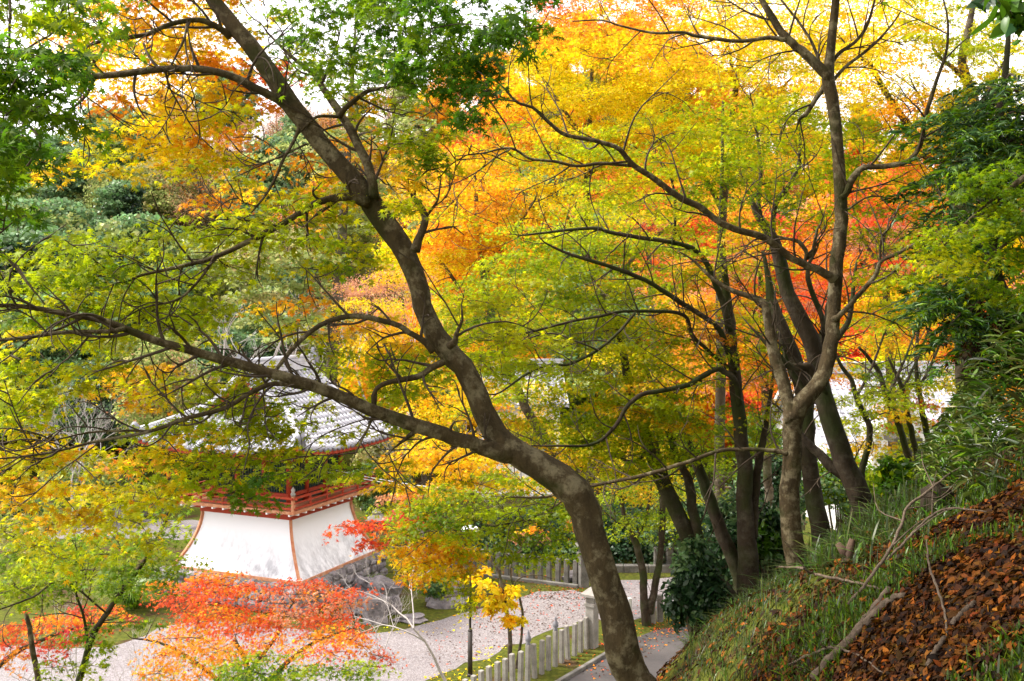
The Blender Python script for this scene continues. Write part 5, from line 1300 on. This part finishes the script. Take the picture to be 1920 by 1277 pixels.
for a in [('clipped_shrub', 'rounded dull green shrub behind the stone lantern right of the belfry', 705, 960, 43, 150, 90, 'EFE', 5200, 0.068),
          ('clipped_shrub', 'pale green bush beside the belfry eave with bare twigs behind', 720, 905, 46, 130, 100, 'FTF', 4800, 0.075),
          ('clipped_shrub', 'soft green clipped bush behind the pale posts left of the belfry', 165, 950, 48, 260, 95, 'FTFE', 7200, 0.075),
          ('clipped_shrub', 'dark clipped bush at the far left beyond the gravel', 40, 1010, 45, 180, 70, 'EFD', 4800, 0.068),
          ('clipped_shrub', 'dark round bush in the gap left of the belfry roof', 175, 830, 50, 190, 150, 'EDD', 6000, 0.088, 'leaf_dark'),
          ('clipped_shrub', 'tall olive bush hugging the left side of the belfry roof', 310, 840, 46, 200, 190, 'FTFB', 7200, 0.082),
          ('clipped_shrub', 'dark thicket left of the belfry roof ridge under the bare branches', 420, 720, 54, 170, 110, 'EDE', 6000, 0.102, 'leaf_dark'),
          ('clipped_shrub', 'green bush just left of the leaning trunk above the amber leaves', 835, 820, 42, 110, 90, 'FEF', 4800, 0.068),
          ('hedge_bush', 'dark evergreen bush behind the left half of the back fence', 930, 1060, 42, 200, 100, 'DDE', 6800, 0.068, 'leaf_dark'),
          ('hedge_bush', 'dark evergreen bush directly behind the right end of the back fence', 1060, 1070, 43, 210, 150, 'DDDE', 7600, 0.068, 'leaf_dark'),
          ('hedge_bush', 'low black green thicket filling the space behind the stone edging', 1170, 1068, 41, 330, 120, 'DDD', 9000, .068, 'leaf_dark'),
          ('hedge_bush', 'low dark thicket close behind the back fence posts', 980, 1066, 41, 300, 105, 'DDDE', 9000, .068, 'leaf_dark'),
          ('hedge_bush', 'shaded evergreen thicket behind the double trunk', 1190, 1060, 44, 240, 170, 'DDEG', 8400, 0.075, 'leaf_dark'),
          ('hedge_bush', 'shaded evergreen thicket in front of the bamboo fence', 1310, 1066, 39, 260, 160, 'DDE', 7600, 0.068, 'leaf_dark'),
          ('hedge_bush', 'dark evergreen shrub between the twin stems and the forked maple', 1450, 1010, 30, 160, 170, 'DDE', 6000, 0.061, 'leaf_dark'),
          ('hedge_bush', 'light green bush beneath the white hall wall', 1580, 960, 34, 210, 110, 'yFEg', 6400, 0.068),
          ('clipped_shrub', 'green bush behind the belfry right eave', 770, 760, 50, 120, 90, 'FEF', 4800, 0.082),
          ('hedge_bush', 'green bush before the left corner of the white hall', 1430, 900, 42, 120, 120, 'FEg', 5000, .075),
          ('clipped_shrub', 'low green shrub beside the slab and rocks', 820, 1120, 34, 80, 40, 'gEF', 2800, 0.048)]:
    shrub(*a)
# evergreen shrub on the bank by the path and darker ones around the leaning trunks
shrub('camellia_shrub', 'glossy dark evergreen shrub beside the short posts on the bank edge', 1305, 1185, 12.5, 130, 175, 'DDE', 3800, .045, 'leaf_dark', tmpl=OV)
shrub('camellia_shrub', 'dark evergreen shrub between the leaning bank trunks', 1385, 1110, 14.5, 170, 190, 'DDE', 3600, .05, 'leaf_dark', tmpl=OV)
shrub('camellia_shrub', 'deep green evergreen shrub right of the leaning trunks under the twin stems', 1440, 1075, 13.6, 130, 130, 'DDEG', 2600, .05, 'leaf_dark', tmpl=OV)
shrub('bank_shrub', 'leafy green shrub at the foot of the mossy maple', 1690, 975, 11.5, 170, 110, 'gGgy', 2600, .05, 'leaf', tmpl=OV)
# long grass clump left of the belfry base
def grass_clump(lab, px, py, n, L, d=None):
    x, y = gp(px, py); o = np.array((x, y, ZP)); a = rng.uniform(0, 6.28, n)
    pos = o+np.stack([np.cos(a), np.sin(a), 0*a], 1)*rng.uniform(0, .25, (n, 1)); 
    V = []; C_ = colours('gFG', n)
    for i in range(n):
        l = L*rng.uniform(.6, 1.1); t = np.linspace(0, 1, 6); out_ = rng.uniform(.35, 1.0)
        cx = pos[i]+np.stack([np.cos(a[i])*l*out_*t**1.6, np.sin(a[i])*l*out_*t**1.6, l*(t-.62*t**2.4)], 1)
        sd_ = np.array((-math.sin(a[i]), math.cos(a[i]), 0))*.018; w_ = (1-t**2)[:, None]
        V.append(np.concatenate([cx-sd_*w_, cx+sd_*w_]))
    ob = quadmesh('pampas_clump', np.array(V), [(k, k+1, k+7, k+6) for k in range(5)], C_, M['grass'], None, o); tag(ob, lab, 'grass clump'); return ob
grass_clump('fountain of long arching grass left of the belfry base', 245, 1140, 600, 2.0)
grass_clump('arching grass tuft growing by the belfry stone wall', 690, 1105, 220, 1.0)
# broad dark pine trunk behind the belfry
T = Tree('old_pine', 'tall grey pine trunk behind the belfry roof', 'tree', 'bark_far', 44.0, .2, CARD)
T.limb([(618,760,24),(622,680,23),(630,590,21),(638,480,19),(645,380,17),(652,280,14),(660,180,10),(664,90,6),(668,20,3)], 44, None, True, 12)
for pts in ([(640,470,7),(560,450,5),(480,470,3)], [(645,380,7),(720,370,5),(790,390,3)], [(652,290,6),(580,280,4),(520,300,2)], [(655,260,6),(720,240,4),(770,250,2)], [(662,150,4),(620,140,3),(590,150,2)], [(664,90,3),(700,85,2),(730,100,1.5)], [(632,560,6),(560,560,4),(500,580,2)]): T.limb(pts, 44)
for poly, cv in (([(430,440),(640,420),(640,500),(450,510)], .5), ([(650,340),(820,340),(820,420),(660,410)], .6), ([(500,260),(650,250),(650,310),(520,320)], .3), ([(660,220),(790,220),(800,280),(670,280)], .5), ([(450,530),(620,520),(620,600),(470,610)], .45), ([(580,120),(740,80),(740,160),(590,170)], .12)):
    T.region(poly, (42, 46), 'FFTF', cv, (40, 8), twigs=3)
T.done()
# ------------------------------------------------------------------ bare trees
def bare(name, lab, p0, dirs, L, r, m='deadwood', depth=4, spread=.55, n=3, cat='bare tree', up=.15, forks=None):
    root = empty(name, p0); tag(root, lab, cat); mbs = [MB(), MB()]
    def rec(p, d, l, rad, k):
        d = d/np.linalg.norm(d); pts = [p]; q = p.copy(); dd = d.copy()
        for _ in range(4): dd = dd+rng.normal(0, .14, 3)+np.array((0, 0, up*.2)); dd /= np.linalg.norm(dd); q = q+dd*l/4; pts.append(q.copy())
        mbs[0 if k == depth else 1].tube(pts, np.linspace(rad, rad*.55, 5), 6 if k == depth else 4, cap=False)
        if k > 0:
            for i in range(n):
                c = pts[2+i % 3] if i else pts[-1]; nd = dd+rng.normal(0, spread, 3)+np.array((0, 0, up)); rec(c, nd, l*rng.uniform(.55, .8), rad*.52, k-1)
    for d in dirs: rec(np.array(p0, float), np.array(d, float), L, r, depth)
    mbs[0].build('trunk', M[m], root, p0); mbs[1].build('branches', M[m], root, p0); return root
x, y = gp(842, 1290)
bare('bare_sapling', 'bare pale sapling leaning left over the gravel court', (x, y, ZP), [(-.62, -.05, 1.0)], 2.0, .05, 'deadwood', 5, .48, 3, up=-.02)
p = P(640, 1190, 29); bare('bare_shrub', 'bleached bare shrub twigs before the belfry rockery', (p[0]+1.2, p[1], ZP), [(-.5, 0, .7), (.2, .1, 1), (-.9, 0, .5)], .8, .025, 'deadwood', 4, .5)
p = P(130, 1160, 24); bare('bare_shrub', 'grey bare twigs tangled behind the young maple at lower left', (p[0], p[1], ZP), [(-.5, 0, .8), (.3, 0, 1), (.9, 0, .7), (-.9, .2, .5)], 1.3, .035, 'deadwood', 4, .5)
p = P(60, 1277, 14); bare('bare_shrub', 'white bare twigs at the bottom left corner', (p[0], p[1], float(height(p[0], p[1]))), [(-.2, 0, 1), (.3, 0, 1), (.6, 0, .8)], 1.9, .03, 'deadwood', 4, .45)
p = P(300, 1180, 25); bare('bare_shrub', 'bare whitish shrub left of the red maple below the belfry', (p[0], p[1], ZP), [(-.1, 0, 1), (.4, 0, 1), (-.6, 0, .7)], 1.0, .03, 'deadwood', 4, .45)
p = P(440, 760, 48); bare('bare_tree', 'pale bare tree left of the belfry roof ridge', (p[0], p[1], ZP), [(0, 0, 1), (.15, 0, 1), (-.2, 0, 1)], 4.2, .14, 'deadwood', 4, .4)
p = P(140, 830, 46); bare('bare_tree', 'silvery bare bush before the dark gap at the left', (p[0], p[1], ZP), [(0, 0, 1), (.3, 0, 1), (-.3, 0, 1)], 2.6, .08, 'deadwood', 5, .4)
p = P(680, 700, 50); bare('bare_tree', 'grey bare tree behind the belfry right slope', (p[0], p[1], ZP), [(0, 0, 1), (.25, 0, 1)], 4.6, .14, 'deadwood', 4, .4)
p = P(790, 900, 44); bare('bare_tree', 'tangle of bare vines right of the belfry eave', (p[0], p[1], ZP), [(0, 0, 1), (.3, 0, 1), (-.4, 0, 1)], 2.3, .07, 'deadwood', 5, .45)
# small yellow leaved shrub tree by the front fence
T = Tree('yellow_shrub_tree', 'small two stemmed tree with round yellow leaves by the front fence', 'tree', 'bark_far', 28.0, .15, OV)
T.limb([(955,1235,9),(957,1200,8),(953,1160,8),(947,1130,7),(940,1095,6),(934,1070,5),(920,1050,4),(912,1020,3)], 28, None, True, 8)
T.limb([(972,1228,6),(978,1190,5),(980,1150,5),(972,1115,4),(960,1090,4),(958,1060,3),(975,1030,2.5),(992,1015,2)], 28.2, None, True, 7)
T.limb([(945,1125,4),(930,1115,3.5),(900,1115,3),(860,1117,2.5),(830,1120,2)], 28)
T.limb([(962,1110,3.5),(968,1090,3),(985,1080,2.5),(1010,1078,2),(1035,1085,1.5)], 28.1)
T.limb([(935,1072,3.5),(955,1050,3),(975,1035,2.5),(995,1020,2)], 28)
T.region([(895,1110),(960,1100),(980,1130),(940,1150),(900,1145)], (27.6, 28.5), 'YYA', .9, (22, 9), twigs=2, tilt=.8)
T.region([(880,1075),(915,1070),(915,1110),(885,1110)], (27.6, 28.5), 'YA', .6, (16, 9), twigs=2, tilt=.8)
T.region([(955,1155),(980,1150),(975,1180),(955,1180)], (27.8, 28.4), 'YA', .7, (12, 8), twigs=2, tilt=.8)
T.region([(955,1000),(1010,990),(1020,1015),(970,1020)], (27.8, 28.6), 'OPA', .5, (16, 8), twigs=2, tilt=.8)
T.done()

# tall unseen evergreens added to the wood around the viewpoint to shade the bank from above and behind
for k, (x, y, H, R, lab) in enumerate([(6.5, 2.5, 11, 5.2, 'tall unseen shade tree added over the bank right of the viewpoint'), (10.5, 9.5, 12, 5.0, 'tall unseen shade tree added over the right hand bank, beyond the conifer'), (2.2, -4.0, 12, 5.5, 'tall unseen shade tree added on the bank behind the viewpoint'), (9.5, -3.0, 12, 5.5, 'tall unseen shade tree added behind the viewpoint at the right')]):
    o = simple_tree('shade_tree', H, R, 'EDEG', 9000, .17, 'round', 'bark_far', 'leaf_dark', (x, y, float(height(x, y))), .2); tag(o, lab, 'tree')
# ------------------------------------------------------------------ conifer and evergreen sprays at the right edge
def fern_sprays(name_parent, centers, L, keys, per=26, leafm='leaf_dark', o=(0, 0, 0), nm='crown', w_=.13):
    V = []; C_ = []
    for c, dr in centers:
        dr = dr/np.linalg.norm(dr); side = np.cross(dr, (0, 0, 1)); side /= np.linalg.norm(side)+1e-6
        up = np.cross(side, dr)
        t = rng.uniform(0.02, 1, per); s = rng.choice([-1, 1], per)
        wd = (1-t)*.45*L+.05*L
        pos = c+np.outer(t*L, dr)+np.array((0, 0, -1))*(.30*L*t**2)[:, None]+rng.normal(0, .02*L, (per, 3))+side*(s*wd*rng.uniform(0, .6, per))[:, None]
        spin = dr*1.0+side*s[:, None]*.8+np.array((0, 0, -.35))
        nr = up+rng.normal(0, .35, (per, 3))
        V.append(place_leaves(OV, pos, L*.12*np.exp(rng.normal(0, .25, per)), nr, spin, wide=w_/.42)); C_.append(colours(keys, per, .2)*np.exp(rng.normal(0, .12)))
    return quadmesh(nm, np.concatenate(V), OV[1], np.concatenate(C_), M[leafm], name_parent, o)
T = Tree('leaning_conifer', 'dark conifer with a black leaning trunk and feathery sprays at the right edge', 'conifer', 'bark_dark', 8.5, .06, L5)
T.limb([(1990,760,76),(1950,670,68),(1920,618,60),(1890,575,52),(1866,530,42),(1856,480,34),(1852,400,28),(1862,300,22),(1880,180,14),(1890,80,9),(1897,-70,4)], 8.5, 9.0, True, 14)
root = T.done(); b0 = T.base
cs = []
zones = [([(1760,210),(1850,190),(1920,170),(1960,300),(1900,340),(1790,330)], 120), ([(1740,330),(1840,300),(1850,420),(1780,460)], 34), ([(1770,440),(1870,430),(1890,520),(1800,540)], 44), ([(1740,540),(1830,530),(1900,560),(1870,620),(1760,600)], 60), ([(1760,620),(1860,610),(1890,660),(1790,680)], 20), ([(1850,160),(1960,140),(1960,420),(1880,420)], 60)]
for poly, n in zones:
    for q in scatter(poly, n):
        d = rng.uniform(8.0, 9.6); c = P(q[0], q[1], d); a = rng.uniform(0, 6.28)
        cs.append((c, np.array((math.cos(a)-.35, math.sin(a)*.8, -.15+rng.normal(0, .15)))))
fern_sprays(root, cs, .42, 'DGEg', 46, o=b0)
mb = MB()
trunk_nodes = np.array(T.nodes)
for i in range(0, len(cs), 7):
    c, dr = cs[i]; k = np.argmin(np.linalg.norm(trunk_nodes-c, axis=1)); p0 = trunk_nodes[k]; mb.tube(spline([p0, (p0+c)/2+np.array((0, 0, .1)), c], 7), np.linspace(.018, .006, 7), 5, cap=False)
mb.build('twigs', M['twig'], root, b0)
# rust coloured dead spray of the conifer
fern_sprays(root, [(P(x_, y_, 8.4), np.array((rng.normal(0, .6), rng.normal(0, .6), -.6))) for x_, y_ in scatter([(1790,560),(1860,560),(1870,640),(1810,640)], 26)], .35, 'NnN', 22, 'litter', b0, 'dead_spray')
# maple spray in front of the conifer
T = Tree('right_edge_maple', 'green maple spray hanging over the conifer at the right edge', 'tree', 'bark', 7.4, .062, L7)
T.limb([(2300,1200,90),(2240,800,70),(2180,520,50),(2080,380,30),(1990,330,18),(1930,330,12),(1880,360,8),(1830,400,5),(1770,460,3)], 7.4, 7.2, True)
T.limb([(2080,380,20),(1990,420,12),(1930,430,8),(1870,470,5),(1830,520,3)], 7.4, 7.2)
T.region([(1830,330),(1930,290),(1960,420),(1860,440),(1790,430)], (6.8, 7.6), 'ygyg', .8, (52, 18))
T.region([(1740,440),(1850,420),(1950,430),(1950,560),(1850,560),(1770,530)], (6.8, 7.6), 'ygyl', .75, (52, 18))
T.region([(1690,450),(1770,420),(1780,520),(1700,540)], (7.2, 7.8), 'yly', .4, (46, 15))
T.done()
# dark broad leaves of an evergreen at the top right corner
T = Tree('broadleaf_evergreen', 'almost black broad evergreen leaves hanging in at the top right corner', 'tree', 'bark_dark', 4.5, .1, OV, leafmat='leaf_dark')
T.limb([(2500,1500,120),(2380,800,90),(2260,200,60),(2120,-80,30),(2000,-60,16),(1920,-30,9),(1880,-10,6)], 4.5, 4.4, True)
T.limb([(2120,-80,20),(2020,20,10),(1940,40,7),(1890,20,5),(1850,-5,4)], 4.4, 4.3)
T.region([(1860,-30),(1930,-30),(1930,60),(1880,60),(1850,20)], (4.1, 4.6), 'DDG', .55, (34, 26), tilt=1.0, twigs=3)
T.region([(1820,-30),(1870,-30),(1870,30),(1840,15)], (4.1, 4.6), 'DD', .5, (22, 16), tilt=1.0, twigs=3)
T.done()

# ------------------------------------------------------------------ bank floor: litter, grass, bamboo grass, sticks
LIT = [(1400,1400),(1430,1240),(1540,1150),(1620,1080),(1720,1000),(1800,930),(1930,860),(2300,760),(2300,1400)]
def slope_pts(n, xr, yr, test):
    out = np.zeros((0, 3))
    while len(out) < n:
        x = rng.uniform(*xr, n*3); y = rng.uniform(*yr, n*3); z = height(x, y); p = np.stack([x, y, z], 1)
        px, py = pix(p); out = np.vstack([out, p[test(px, py, p)]])
    return out[:n]
def slope_n(p):
    e = .05; gx = (height(p[:, 0]+e, p[:, 1])-height(p[:, 0]-e, p[:, 1]))/(2*e); gy = (height(p[:, 0], p[:, 1]+e)-height(p[:, 0], p[:, 1]-e))/(2*e)
    return np.stack([-gx, -gy, np.ones(len(p))], 1)
q2 = lambda px, py: np.stack([px, py], 1)
p = slope_pts(27000, (.6, 6.5), (3.2, 9.5), lambda px, py, p: in_poly(q2(px+rng.normal(0, 25, len(px)), py+rng.normal(0, 20, len(py))), LIT) & (np.sin(3.1*p[:, 0]+1)*np.sin(2.7*p[:, 1]+.5)+rng.normal(0, .3, len(px)) > -.02))
k = len(p); p[:, 2] += rng.uniform(.005, .05, k); nr = slope_n(p)+rng.normal(0, .45, (k, 3))
V = place_leaves(OV, p, .026*np.exp(np.clip(rng.normal(0, .4, k), -1.2, .5)), nr); tag(quadmesh('leaf_litter', V, OV[1], colours('NNnnmNmn', k, .4), M['litter'], None, (3, 6, -2)), 'brown fallen leaves carpeting the bank at lower right', 'leaf litter', kind='stuff')
# sparse litter through the grass
p = slope_pts(4500, (.2, 6), (3.5, 14), lambda px, py, p: (px > 1230) & (py > 950) & (py < 1300)); k = len(p); p[:, 2] += .04; nr = slope_n(p)+rng.normal(0, .4, (k, 3))
tag(quadmesh('scattered_leaves', place_leaves(OV, p, .032*np.exp(rng.normal(0, .25, k)), nr), OV[1], colours('NnmnN', k, .35), M['litter'], None, (3, 6, -2)), 'scattered dry leaves among the bank grass', 'leaf litter', kind='stuff')
# grass
def blades(name, n, xr, yr, test, L, wd, keys, lab, lean=.6, bend=.5, kind='stuff', lift=0):
    p = slope_pts(n, xr, yr, test); a = rng.uniform(0, 6.28, n); l = L*np.exp(rng.normal(0, .35, n))
    dx = np.stack([np.cos(a), np.sin(a), 0*a], 1); sd_ = np.stack([-np.sin(a), np.cos(a), 0*a], 1); le = np.abs(rng.normal(0, lean, n))
    t = np.array((0, .4, .75, 1.0)); V = np.empty((n, 8, 3))
    if lift: p[:, 2] += rng.uniform(0, lift, n)
    for i, tt in enumerate(t):
        c = p+dx*(l*le*tt**1.3)[:, None]+np.array((0, 0, 1))*(l*(tt-bend*tt**2*np.minimum(1, le)))[:, None]
        w_ = wd*(.55+1.2*tt)*(1-tt)**.5 if i else wd*.5
        V[:, i] = c-sd_*w_; V[:, 4+i] = c+sd_*w_
    tag(quadmesh(name, V, [(0, 1, 5, 4), (1, 2, 6, 5), (2, 3, 7, 6)], colours(keys, n, .25), M['grass'], None, (3, 8, -2)), lab, 'grass', kind=kind)
GR = [(1270,1290),(1290,1210),(1400,1120),(1460,1040),(1600,960),(1760,900),(1900,800),(1930,900),(1800,960),(1700,1030),(1600,1110),(1530,1180),(1420,1290)]
blades('bank_grass', 15000, (.9, 7), (3.5, 13), lambda px, py, p: in_poly(q2(px, py), GR), 0.11, .004, 'kkKGkk', 'shaded green grass on the bank between litter and trees', 1.0, .6)
blades('moss_tufts', 24000, (.8, 6.5), (3.2, 9), lambda px, py, p: in_poly(q2(px, py), LIT) & (np.sin(3.1*p[:, 0]+1)*np.sin(2.7*p[:, 1]+.5) < .08), .06, .006, 'gKkG', 'moss tufts between fallen leaves on the bank')
blades('bank_fern_grass', 3500, (1, 7), (7, 15), lambda px, py, p: (px > 1420) & (px < 1760) & (py > 930) & (py < 1080), .2, .009, 'kGKk', 'longer blades of bamboo grass below the trunks', 1.0, .7)
SASA = [(1770,900),(1760,800),(1780,740),(1840,700),(1960,660),(2050,640),(2100,900),(1900,930)]
def sasa(n):
    out = []
    p = slope_pts(n, (3, 9.5), (6.5, 11.5), lambda px, py, p: (px > 1720) & (py < 980))
    hgt = rng.uniform(.15, 1.25, n)**1.0*(.35+.65*sstep(p[:, 0]/p[:, 1], .40, .50))
    p[:, 2] += hgt; a = rng.uniform(0, 6.28, n)
    spin = np.stack([np.cos(a), np.sin(a), rng.normal(-.25, .35, n)], 1); nr = np.stack([rng.normal(0, .5, n), rng.normal(0, .5, n), np.ones(n)], 1)
    V = place_leaves(OV, p, .062*np.exp(rng.normal(0, .3, n)), nr, spin, wide=.26)
    tag(quadmesh('bamboo_grass', V, OV[1], colours('KkGgKGkF', n, .25), M['grass'], None, (5, 9, -1)), 'dense bamboo grass on the bank at the right edge', 'bamboo grass', kind='stuff')
sasa(26000)
# fallen branches on the bank
def stick(lab, pts, lift=.03, m='stick', cap=True, side=None):
    rows = []; L = len(pts)
    for i, (px, py, w_) in enumerate(pts):
        g = ground_at(px, py); d = g[1]; l_ = lift if np.isscalar(lift) else lift[i]
        rows.append((*(g*(1-l_/max(.5, -g[2]*1.0+.0) if False else 1)+np.array((0, 0, l_))), w_*d/F/2))
    sp = spline(rows, max(10, L*5)); sp[1:-1, :3] += rng.normal(0, .003, (len(sp)-2, 3)); mb = MB(); ph = rng.uniform(0, 6, 3)
    mb.tube(sp[:, :3], sp[:, 3], 9, lump=lambda t, a: 1+.05*np.sin(2*a+9*t+ph[0])+.04*math.sin(31*t+ph[1]))
    if side:
        for i, ang, l in side:
            b = sp[i, :3]; t = sp[min(i+1, len(sp)-1), :3]-b; t /= np.linalg.norm(t); e = b+l*(t*math.cos(ang)+np.cross(t, (0, -.4, 1))*math.sin(ang)+np.array((0, 0, .25)))
            mb.tube(spline([b, (b+e)/2+rng.normal(0, .03, 3), e], 7), np.linspace(sp[i, 3]*.6, .002, 7), 5, cap=False)
    o = mb.build('fallen_branch', M[m], None, sp[0, :3]); tag(o, lab, 'fallen branch'); return o
stick('thick peeled branch lying from the bottom edge up through the litter', [(1525,1290,17),(1560,1250,17),(1600,1212,16),(1635,1165,14),(1668,1122,12)], .05)
stick('shorter thick branch lying right of the peeled one', [(1622,1188,15),(1650,1160,15),(1675,1142,13),(1697,1133,11)], .05)
stick('long forked dead branch rising across the slope', [(1590,1150,5),(1640,1110,6),(1668,1078,6),(1690,1040,6),(1700,1020,5),(1740,1000,5),(1770,975,4),(1830,915,3)], [.05,.12,.16,.2,.25,.3,.3,.25], side=[(12, .5, .5), (18, -.5, .45), (22, .6, .4), (26, .4, .35), (30, -.6, .3)])
stick('thin dead branch arching beside the long forked one', [(1662,1085,5),(1700,1060,5),(1735,1030,4),(1775,1000,4),(1850,985,2.5)], [.12,.16,.18,.16,.08], side=[(8, .6, .35), (14, -.5, .3)])
stick('pale slender branch reaching left from the litter into the grass', [(1650,1122,5),(1590,1112,5),(1530,1104,5),(1470,1090,4),(1430,1075,3),(1395,1045,2)], [.05,.08,.1,.14,.2,.28], side=[(14, .4, .3)])
stick('lichen spotted stub of branch at the right of the litter', [(1785,1195,9),(1805,1172,10),(1828,1152,8)], .06)
stick('dark broken stick near the bottom right', [(1738,1272,10),(1755,1240,11),(1772,1218,9)], .05)
stick('thin forked twig at the bottom of the litter', [(1478,1262,4),(1520,1245,5),(1565,1232,5),(1610,1250,4),(1655,1280,3)], .05, side=[(10, .6, .25)])
stick('thin curved twig hanging across the litter right of centre', [(1738,1060,3),(1742,1100,4),(1760,1140,5),(1772,1170,5),(1776,1205,4)], [.15,.12,.08,.05,.04])
stick('hooked twig on the litter in the lower right', [(1830,1210,3),(1843,1240,3),(1850,1265,3),(1848,1290,3)], .04)
# broken stump
g = ground_at(1585, 1062); mb = MB(); pts = [g+np.array((0, 0, -.1)), g+np.array((.02, 0, .09)), g+np.array((.06, .02, .19))]
mb.tube(pts, [.05, .04, .02], 9, lump=lambda t, a: 1+.25*np.sin(2*a+4*t)+.2*np.sin(5*a+2))
mb.tube([g+np.array((.03, 0, .05)), g+np.array((-.05, .02, .16))], [.05, .02], 7)
tag(mb.build('broken_stump', M['wood'], None, g), 'splintered brown stump in the bank grass', 'stump')
g = ground_at(1760, 955); mb = MB(); mb.tube([g+np.array((0, 0, -.1)), g+np.array((-.02, 0, .12)), g+np.array((-.05, 0, .18))], [.13, .11, .07], 11, lump=lambda t, a: 1+.2*np.sin(3*a+4*t)+.15*np.sin(7*a))
tag(mb.build('rotten_stump', M['bark_dark'], None, g), 'dark rotten stump at the top of the leaf litter', 'stump')
# fallen leaves on the court
def court_leaves(name, lab, polys, n, size, keys):
    V = []; C_ = []
    for poly, sh in polys:
        q = rng.uniform(np.min(poly, 0), np.max(poly, 0), (int(n*sh*4), 2)); q = q[in_poly(q, poly)][:int(n*sh)]
        p = np.array([(*gp(*r), ZP+.015+rng.uniform(0, .012)) for r in q]); nr = rng.normal(0, .25, (len(p), 3))+np.array((0, 0, 1))
        V.append(place_leaves(L3, p, size*.5*np.exp(rng.normal(0, .25, len(p))), nr)); C_.append(colours(keys, len(p), .25))
    tag(quadmesh(name, np.concatenate(V), L3[1], np.concatenate(C_), M['litter'], None, (0, 30, ZP)), lab, 'leaf litter', kind='stuff')
court_leaves('court_leaves', 'red and brown fallen leaves over the gravel court', [([(900,1120),(1110,1100),(1110,1155),(980,1195),(880,1180)], .42), ([(1000,1100),(1110,1095),(1110,1125),(980,1125)], .22), ([(800,1180),(1000,1190),(900,1230),(790,1260)], .10), ([(1130,1085),(1320,1080),(1300,1130),(1140,1165)], .16), ([(900,1060),(1090,1060),(1090,1100),(880,1110)], .25)], 1900, .10, 'NnRnn')
court_leaves('path_leaves', 'red leaves scattered on the asphalt path and verge', [([(1060,1250),(1130,1190),(1200,1165),(1300,1150),(1290,1200),(1120,1277)], .6), ([(1200,1165),(1330,1155),(1330,1190),(1220,1185)], .4)], 900, .10, 'NnRO')
court_leaves('lawn_leaves', 'yellow leaves dotted on the moss by the fence', [([(690,1160),(900,1150),(880,1190),(700,1190)], .3), ([(790,1270),(940,1230),(900,1277),(800,1280)], .4), ([(880,1215),(960,1210),(940,1250),(880,1260)], .3)], 160, .14, 'YAY')
